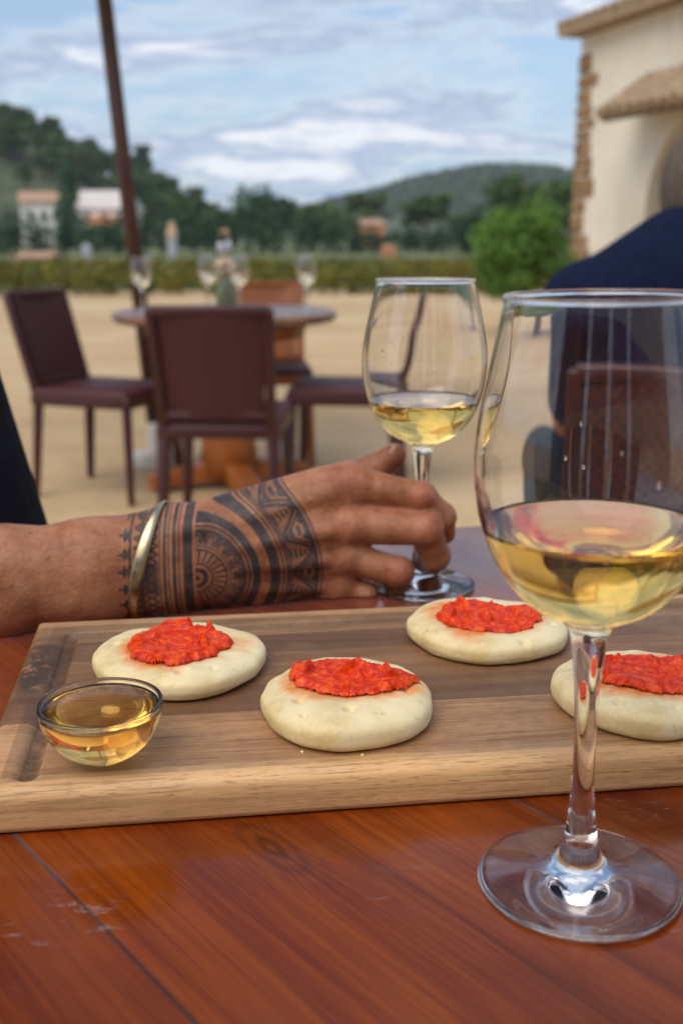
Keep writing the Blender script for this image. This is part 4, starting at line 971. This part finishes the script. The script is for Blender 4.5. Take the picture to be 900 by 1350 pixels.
hand = sdf_mesh(r_, HB0, HB1, .00105, 'hand')
V = mverts(hand)
# settle on the table: flatten the underside that touches it
V[:, 2] = np.where(V[:, 2] < TZ + .0022, TZ + .0007 + (V[:, 2] - TZ - .0022) * 0.02, V[:, 2]); V[:, 2] = np.maximum(V[:, 2], TZ + .0006)
hand.vertices.foreach_set('co', V.ravel()); hand = subdivided(hand, 1); V = mverts(hand)
# ink: coordinates in photo-sized units on the back of the wrist, laid out along and across the arm
kx = 1400 / .722; Xc = P(264, 752, .70)
u = (V[:, 0] - Xc.x) * kx * 1.04; w_ = (V[:, 2] - Xc.z) * kx * 1.03; w_ = w_ + u * 0.05
def band(x, a, b_, s=1.1): return np.clip((x - a) / s + .5, 0, 1) * np.clip((b_ - x) / s + .5, 0, 1)
r = np.hypot(u, w_); th = np.arctan2(w_, u)
ink = np.zeros(len(V)); mand = np.clip((u + 2) / 1.2, 0, 1)
def add(f): 
    global ink
    ink = np.maximum(ink, f)
add(mand * band(r, 9, 15)); add(mand * band(r, 0, 4)); add(mand * band(r, 19, 21.5))
sp1 = (np.abs(((th * 13 / np.pi) % 1) - .5) > .34); add(mand * band(r, 22, 40) * sp1); add(mand * band(r, 38, 41)); add(mand * band(r, 43, 45))
pet = np.abs(((th * 9 / np.pi) % 1) - .5) * 2; prof_ = 47 + 17 * (1 - pet ** 2); add(mand * band(r, 46, 66) * (r > prof_) ); add(mand * band(r, 46, 60) * (np.abs(r - (prof_ - 5)) < 1.8)); add(mand * band(r, 60, 66)*.9)
tw = np.abs(((th * 18 / np.pi) % 1) - .5); add(mand * band(r, 46, 54) * (tw < .12))
add(mand * band(r, 69, 72)); add(mand * band(r, 74, 85)); add(mand * band(r, 98, 112)); add(mand * band(r, 115, 117.5)); add(mand * band(r, 120, 122))
# outer frieze: stretched outward towards the knuckles
ro = r / (1 + .05 * np.cos(th)); tt = (th * 7.5 / np.pi) % 1; tri = np.abs(tt - .5) * 2
lf = (ro - 122) / 34
inL = (lf > 0) & (lf < 1)
leaf = np.abs(tri - (1 - lf) * .9)
ang = mand * inL
add(ang * (leaf < .10)); add(ang * (np.abs(tri - (1 - lf) * .9 - .22) < .06)); add(ang * ((tri > .80) & (np.sin(lf * 22) > -.1))); add(ang * (tri < (1 - lf) * .35) * (np.sin(lf * 34) > .1))
tt2 = np.abs(((th * 22 / np.pi) % 1) - .5) * 2; add(mand * (ro > 146 + 8 * (tt2)) * (ro < 157)); add(mand * band(ro, 155, 158)); add(mand * band(ro, 160, 162.5)); add(mand * band(r, 122, 128) * .8)
add(mand * band(r, 46, 70) * .40); add(mand * inL * .38); add(mand * band(r, 22, 40) * .2)
# black cuff and stripes on the arm side
add(band(u, -17, -5)); add(band(u, -23.5, -21.5)); add(band(u, -31, -26)); add(band(u, -37, -35))
add(band(u, -44, -39) * .95); add(band(u, -49, -47)); lat = (np.abs(((w_ * .09 + u * .05) % 1) - .5) < .17) | (np.abs(((w_ * .09 - u * .05) % 1) - .5) < .17)
add(band(u, -68, -50) * lat * .9); add(band(u, -68, -50) * (np.abs(w_) < 22) * .75); add(band(u, -71, -69)); 
tr = np.abs(((w_ / 23.0) % 1) - .5) * 2; add(band(u, -82, -71) * (np.abs(((w_ / 12.0) % 1) - .5) * 24 < (u + 84) * 1.1) * .85)
x_ = -(u + 84); add(band(x_, 0, 17) * (tr * 11 < (17 - x_) * .62 * (1 + .5 * np.sin(x_ * .9))) * 0.95)
# only where the arm faces its outer side (not under the forearm or in the palm)
nrm = np.empty(len(V) * 3, np.float32); hand.vertices.foreach_get('normal', nrm) if False else None
vn = np.array([tuple(n.vector) for n in hand.vertex_normals], dtype=np.float32) if len(hand.vertices) < 2000000 else None
outer_side = np.clip((-vn[:, 1] + .35) / .3, 0, 1); ink = ink * outer_side * (V[:, 1] < .765)
ink = ink * np.clip((230 - 0 * u - r) / 10, 0, 1)
# keep inside the outline of the design
fattr(hand, 'ink', np.clip(ink, 0, 1))
red = np.zeros(len(V)); crs = np.zeros(len(V))
for p_, s_ in [(K[0], .013), (K[1], .012), (K[2], .011), (K[3], .011), (FI[1], .009), (FM[1], .010), (FR[1], .010), (FI[3], .010), (FM[3], .010), (FT_[3], .014)]:
    d = np.linalg.norm(V - np.array(p_ + Vector((0, -.010, .003))), axis=1); red = np.maximum(red, np.exp(-(d / s_) ** 2) * .32)
dsp = np.zeros(len(V))
for F_, s_ in ((FI, .0075), (FM, .0085), (FR, .008), (FP, .007)):
    dr = (F_[2] - F_[0]).normalized(); c_ = np.array(F_[1]); rel = V - c_; al = rel @ np.array(dr); d = np.linalg.norm(rel, axis=1)
    g = np.exp(-np.maximum(d - .009, 0) ** 2 / (2 * .004 ** 2)) * (rel[:, 1] < -.001)
    for off_, am in ((-.0035, .7), (-.0012, 1), (.0012, 1), (.0036, .7)):
        wv = off_ + rel[:, 2] * .12; c1 = np.exp(-((al - wv) / .0005) ** 2) * g * am; dsp -= c1 * .00034; crs = np.maximum(crs, c1 * .8)
for i in range(3):                                                        # dimpled web between knuckles
    mid = (K[i] + K[i + 1]) / 2 + Vector((.010, -.012, 0)); d = np.linalg.norm((V - np.array(mid)) * np.array([.7, 1, 1.6]), axis=1); dsp -= np.exp(-(d / .007) ** 2) * .0012
lowf = np.array([noise.noise(Vector(v_) * 95) for v_ in V[::1]]) if len(V) < 900000 else 0
dsp = dsp + lowf * .00030
V2 = V + vn * dsp[:, None]; V2[:, 2] = np.maximum(V2[:, 2], TZ + .0005)
hand.vertices.foreach_set('co', V2.astype(np.float32).ravel()); fattr(hand, 'red', red); fattr(hand, 'crease', crs)

# coarse rest of the body (sits on a chair to the left, mostly outside the frame)
SX, SY = -.492, .865
el = Vector((-.30, .648, TZ + .035)); sh_r = Vector((-.50, .70, 1.20)); sh_l = Vector((-.50, 1.03, 1.20))
B_ = []
def CB(l, a, b_, ra, rb, k=.03): l.append(('cap', tuple(a), tuple(b_), ra, rb, k))
arm_w = [P(-60, 745, .665), P(-60, 792, .662)]
CB(B_, el, arm_w[0], .037, .0270, .015); CB(B_, el, arm_w[1], .033, .0262, .015)
CB(B_, sh_r, el, .050, .038, .02); CB(B_, (SX + .01, SY, 1.18), (SX + .03, SY, 1.34), .062, .058, .02)
hc = Vector((SX + .05, SY, 1.47))
B_ += [('ell', tuple(hc), (.098, .076, .115), .02), ('ell', tuple(hc + Vector((.045, 0, -.065))), (.055, .055, .050), .02), ('ell', tuple(hc + Vector((.103, 0, -.012))), (.014, .011, .020), .008),
       ('ell', tuple(hc + Vector((0, -.078, -.01))), (.016, .008, .028), .005), ('ell', tuple(hc + Vector((0, .078, -.01))), (.016, .008, .028), .005), ('ell', tuple(hc + Vector((.090, 0, -.055))), (.012, .022, .007), .006),
       ('-ell', tuple(hc + Vector((.100, -.032, .012))), (.014, .014, .009), .008), ('-ell', tuple(hc + Vector((.100, .032, .012))), (.014, .014, .009), .008)]
CB(B_, sh_l, (-.54, 1.08, .92), .050, .040, .02); CB(B_, (-.54, 1.08, .92), (-.36, 1.02, .70), .038, .027, .015)
CB(B_, (-.36, 1.02, .70), (-.30, 1.0, .672), .03, .026, .02)
for dz in (-.024, -.008, .008, .024): CB(B_, (-.30, 1.0, .672), (-.225, 1.0 + dz * 1.2, .655), .013, .008, .004)
coarse = sdf_mesh(B_, (-.68, .55, .60), (-.02, 1.25, 1.66), .0065, 'body')
cut = bmesh.new(); cut.from_mesh(coarse)
body = bpy.data.meshes.new('body'); cut.free()
bm = bmesh.new(); bm.from_mesh(hand); bm.to_mesh(body); bm.free()
def merge(me_a, me_b, attrs):
    "append me_b to me_a keeping float attributes of me_a"
    na = len(me_a.vertices); arr = {k: np.empty(na, np.float32) for k in attrs}
    for k in attrs: me_a.attributes[k].data.foreach_get('value', arr[k])
    bm = bmesh.new(); bm.from_mesh(me_a); bm.from_mesh(me_b); out = bpy.data.meshes.new('body'); bm.to_mesh(out); bm.free()
    for k in attrs:
        if k in out.attributes: out.attributes.remove(out.attributes[k])
        z_ = np.zeros(len(out.vertices), np.float32); z_[:na] = arr[k]; fattr(out, k, z_)
    return out
body = merge(hand, coarse, ['ink', 'red', 'crease'])
man = link('person', body, M['skin_tattoo']); tag(man, 'person in a black shirt with a tattooed wrist holding a wine glass by its stem', 'person')
S_ = []
S_ += [('ell', (SX, SY, 1.08), (.125, .185, .17), .05), ('ell', (SX + .010, SY, .92), (.150, .165, .16), .05), ('ell', (SX + .060, SY, .72), (.160, .160, .125), .05), ('ell', (SX, SY, .62), (.17, .18, .15), .05)]
CB(S_, P(-232, 325, .87), P(-92, 739, .85), .10, .10, .03)
CB(S_, sh_r, sh_r.lerp(el, .50), .068, .058, .04); CB(S_, sh_l, (-.51, 1.05, 1.05), .068, .058, .04); CB(S_, sh_r + Vector((0, .08, .035)), sh_l + Vector((0, -.08, .035)), .06, .06, .04)
link('shirt', subdivided(sdf_mesh(S_, (-.80, .55, .42), (-.05, 1.25, 1.42), .007, 'shirt'), 1), M['black_cloth'], man)
T_ = []
for dy in (-.10, .10): CB(T_, (SX, SY + dy, .56), (SX + .46, SY + dy * 1.3, .55), .085, .062, .03); CB(T_, (SX + .46, SY + dy * 1.3, .55), (SX + .44, SY + dy * 1.3, .10), .058, .042, .02)
CB(T_, (SX, SY - .08, .56), (SX, SY + .08, .56), .12, .12, .03)
link('trousers', sdf_mesh(T_, (-.82, .55, .03), (.25, 1.25, .75), .010, 'trousers'), M['jeans'], man)
def shoe(parent, loc, d, m_):
    d = Vector(d).normalized(); q = Vector(loc); link('shoe', sdf_mesh([('cap', tuple(q), tuple(q + d * .17), .045, .035, .02), ('ell', tuple(q + Vector((0, 0, .04))), (.05, .05, .05), .02)], tuple(q - Vector((.3, .3, .055))), tuple(q + Vector((.3, .3, .12))), .008), m_, parent)
for dy in (-.13, .13): shoe(man, (SX + .43, SY + dy, .05), (1, 0, 0), M['black_cloth'])
hr = sdf_mesh([('ell', tuple(hc + Vector((-.012, 0, .022))), (.100, .082, .108), .01), ('-ell', tuple(hc + Vector((.085, 0, -.045))), (.085, .12, .10), .01), ('-ell', tuple(hc + Vector((0, 0, -.13))), (.12, .12, .08), .01)], tuple(hc - Vector((.16, .16, .16))), tuple(hc + Vector((.16, .16, .18))), .005)
link('hair', hr, M['hair'], man)
# thumb nail
nb = (FT_[3] - FT_[2]).normalized(); nl = lathe([(0, .0008), (.0035, .0007), (.0050, .0003), (.0054, -.0004)], 24)
o = link('thumb_nail', nl, mat('pink nail', (.56, .30, .22), .35)[0], man); o.location = FT_[3] + Vector((-.0035, -.0045, .0058)) ; o.rotation_euler = (R(38), R(-32), R(-10)); o.scale = (.95, .8, .9)

tag(put(copy_tree(c0), SX - .02, SY, R(-90), 'maroon rattan chair the man with the tattooed wrist sits on'), group=GC)

# bangle
m, nt, b = mat('brushed pale gold metal', (0.47, 0.40, 0.26), 0.34); b.inputs['Metallic'].default_value = 1.0
bump(nt, b, noise_(nt, coords(nt), 420, 5), .25, .0004); L(nt, ramp(nt, noise_(nt, coords(nt), 160, 4), [(.3, .22), (.7, .42)]), b.inputs['Roughness'])
ptop, pbot = P(214, 667, .7035), P(184, 810, .694)
ctr = (ptop + pbot) / 2; ez = (ptop - pbot) / 2; ax_y = Vector((.004, .0275, 0))
vs, fs = [], []; n_, kq = 160, 14
for i in range(n_ + 1):
    a = R(28) + i / n_ * R(360 - 36) - R(90)     # opening at the back
    pc = ctr + ez * 1.03 * math.sin(a - R(0)) - ax_y * 1.0 * math.cos(a)
    wd = .0016 + .0030 * max(0, math.cos(a)) ** 1.2; tk = .0010 + .0004 * max(0, math.cos(a))
    nrm_ = (ez.normalized() * math.sin(a) * 1.0 - ax_y.normalized() * math.cos(a) * 1.2).normalized(); axx = ez.cross(ax_y).normalized()
    for k in range(kq):
        t = 2 * math.pi * k / kq; vs.append(pc + axx * wd * math.cos(t) + nrm_ * (tk * math.sin(t) + .0012))
for i in range(n_):
    for k in range(kq): k2 = (k + 1) % kq; fs.append((i * kq + k, i * kq + k2, (i + 1) * kq + k2, (i + 1) * kq + k))
fs.append(tuple(range(kq))); fs.append(tuple(n_ * kq + kq - 1 - k for k in range(kq)))
bg_ = link('bangle', bm_mesh((lambda b__: (b__.from_mesh(mesh_from(vs, fs)), b__)[1])(bmesh.new())), m); tag(bg_, 'thin pale gold cuff bangle worn around the tattooed wrist', 'bangle')
bg_.data.polygons.foreach_set('use_smooth', [True] * len(bg_.data.polygons))

# ------------------------------------------------------------------ man on the right, seen from behind
MY = 2.02; MX = P(892, 270, MY).x
B2 = []
DZ2 = -.065; hc2 = Vector((MX + .094, MY + .08, 1.082)); rot2 = Matrix.Rotation(R(28), 3, 'Z')
def RV(x, y, z): return hc2 + rot2 @ Vector((x, y, z))     # head frame: +x is where he looks
rm = np.array(rot2)
CB(B2, (MX, MY, .98 + DZ2), (MX + .060, MY + .05, 1.02), .068, .062, .02)
B2 += [('ell', tuple(hc2), (.098, .078, .118), .02, rm), ('ell', tuple(RV(.045, 0, -.065)), (.055, .055, .05), .02, rm), ('ell', tuple(RV(.103, 0, -.012)), (.014, .011, .020), .008, rm),
       ('ell', tuple(RV(0, -.080, -.012)), (.018, .009, .031), .005, rm), ('ell', tuple(RV(0, .080, -.012)), (.018, .009, .031), .005, rm), ('ell', tuple(RV(.090, 0, -.055)), (.012, .022, .007), .006, rm),
       ('-ell', tuple(RV(.1, -.032, .012)), (.014, .014, .009), .008, rm), ('-ell', tuple(RV(.1, .032, .012)), (.014, .014, .009), .008, rm)]
s1 = Vector((MX - .175, MY - .02, .935 + DZ2)); s2 = Vector((MX + .20, MY + .03, .935 + DZ2))
for sh, sgn in ((s1, -1), (s2, 1)):
    e_ = sh + Vector((-.02 * sgn, .15, -.23)); h_ = e_ + Vector((.09 * -sgn, .22, .02)); CB(B2, sh, e_, .052, .042, .02); CB(B2, e_, h_, .040, .027, .015); CB(B2, h_, h_ + Vector((0, .06, 0)), .03, .028, .02)
    for dz in (-.024, -.008, .008, .024): CB(B2, h_ + Vector((0, .06, 0)), h_ + Vector((dz, .14, -.01)), .012, .008, .004)
    CB(B2, h_ + Vector((0, .03, 0)), h_ + Vector((-.05 * sgn, .07, .01)), .012, .009, .006)
bx0, bx1 = (MX - .45, MY - .25, .45), (MX + .45, MY + .65, 1.40)
man2 = link('person', sdf_mesh(B2, bx0, bx1, .0065), M['skin']); tag(man2, 'person in a navy shirt with short grey hair seated with the back turned', 'person')
S2 = [('ell', (MX, MY, .83), (.175, .125, .19), .05), ('ell', (MX, MY + .01, .66), (.175, .13, .2), .05), ('ell', (MX, MY + .02, .50), (.18, .15, .12), .05)]
CB(S2, s1 + Vector((.02, 0, -.005)), s2 + Vector((-.02, 0, -.005)), .066, .066, .05); CB(S2, (MX - .005, MY, 1.00 + DZ2), (MX + .01, MY + .01, 1.045 + DZ2), .085, .074, .05)
CB(S2, s1, s1 + Vector((.02, .12, -.19)), .068, .060, .03); CB(S2, s2, s2 + Vector((0, .06, -.17)), .068, .060, .03)
CB(S2, (MX - .06, MY, .985 + DZ2), (MX - .15, MY, .955 + DZ2), .065, .06, .06); CB(S2, (MX + .06, MY, .985 + DZ2), (MX + .15, MY, .955 + DZ2), .065, .06, .06)
link('shirt', subdivided(sdf_mesh(S2, (MX - .45, MY - .3, .36), (MX + .45, MY + .35, 1.2), .007), 1), M['navy'], man2)
link('collar', lathe(spline([(.074, 0), (.070, .018), (.066, .034), (.0625, .034), (.064, .018), (.068, 0)], 4), 48), M['navy'], man2).location = (MX + .014, MY + .012, 1.045 + DZ2)
T2 = []
for dx in (-.10, .10): CB(T2, (MX + dx, MY, .50), (MX + dx * 1.6, MY + .44, .50), .085, .062, .03); CB(T2, (MX + dx * 1.6, MY + .44, .50), (MX + dx * 1.6, MY + .42, .09), .058, .042, .02)
CB(T2, (MX - .08, MY, .50), (MX + .08, MY, .50), .11, .11, .03)
link('trousers', sdf_mesh(T2, (MX - .45, MY - .25, .03), (MX + .45, MY + .65, .75), .010), M['black_cloth'], man2)
for dx in (-.16, .16): shoe(man2, (MX + dx, MY + .41, .05), (0, 1, 0), M['black_cloth'])
hr = sdf_mesh([('ell', tuple(RV(-.012, 0, .022)), (.101, .083, .110), .01, rm), ('ell', tuple(RV(-.045, 0, -.02)), (.056, .066, .055), .02, rm), ('-ell', tuple(RV(.085, 0, -.045)), (.083, .12, .10), .01, rm)], tuple(hc2 - Vector((.16, .16, .16))), tuple(hc2 + Vector((.16, .16, .18))), .005)
link('hair', hr, M['hair'], man2)
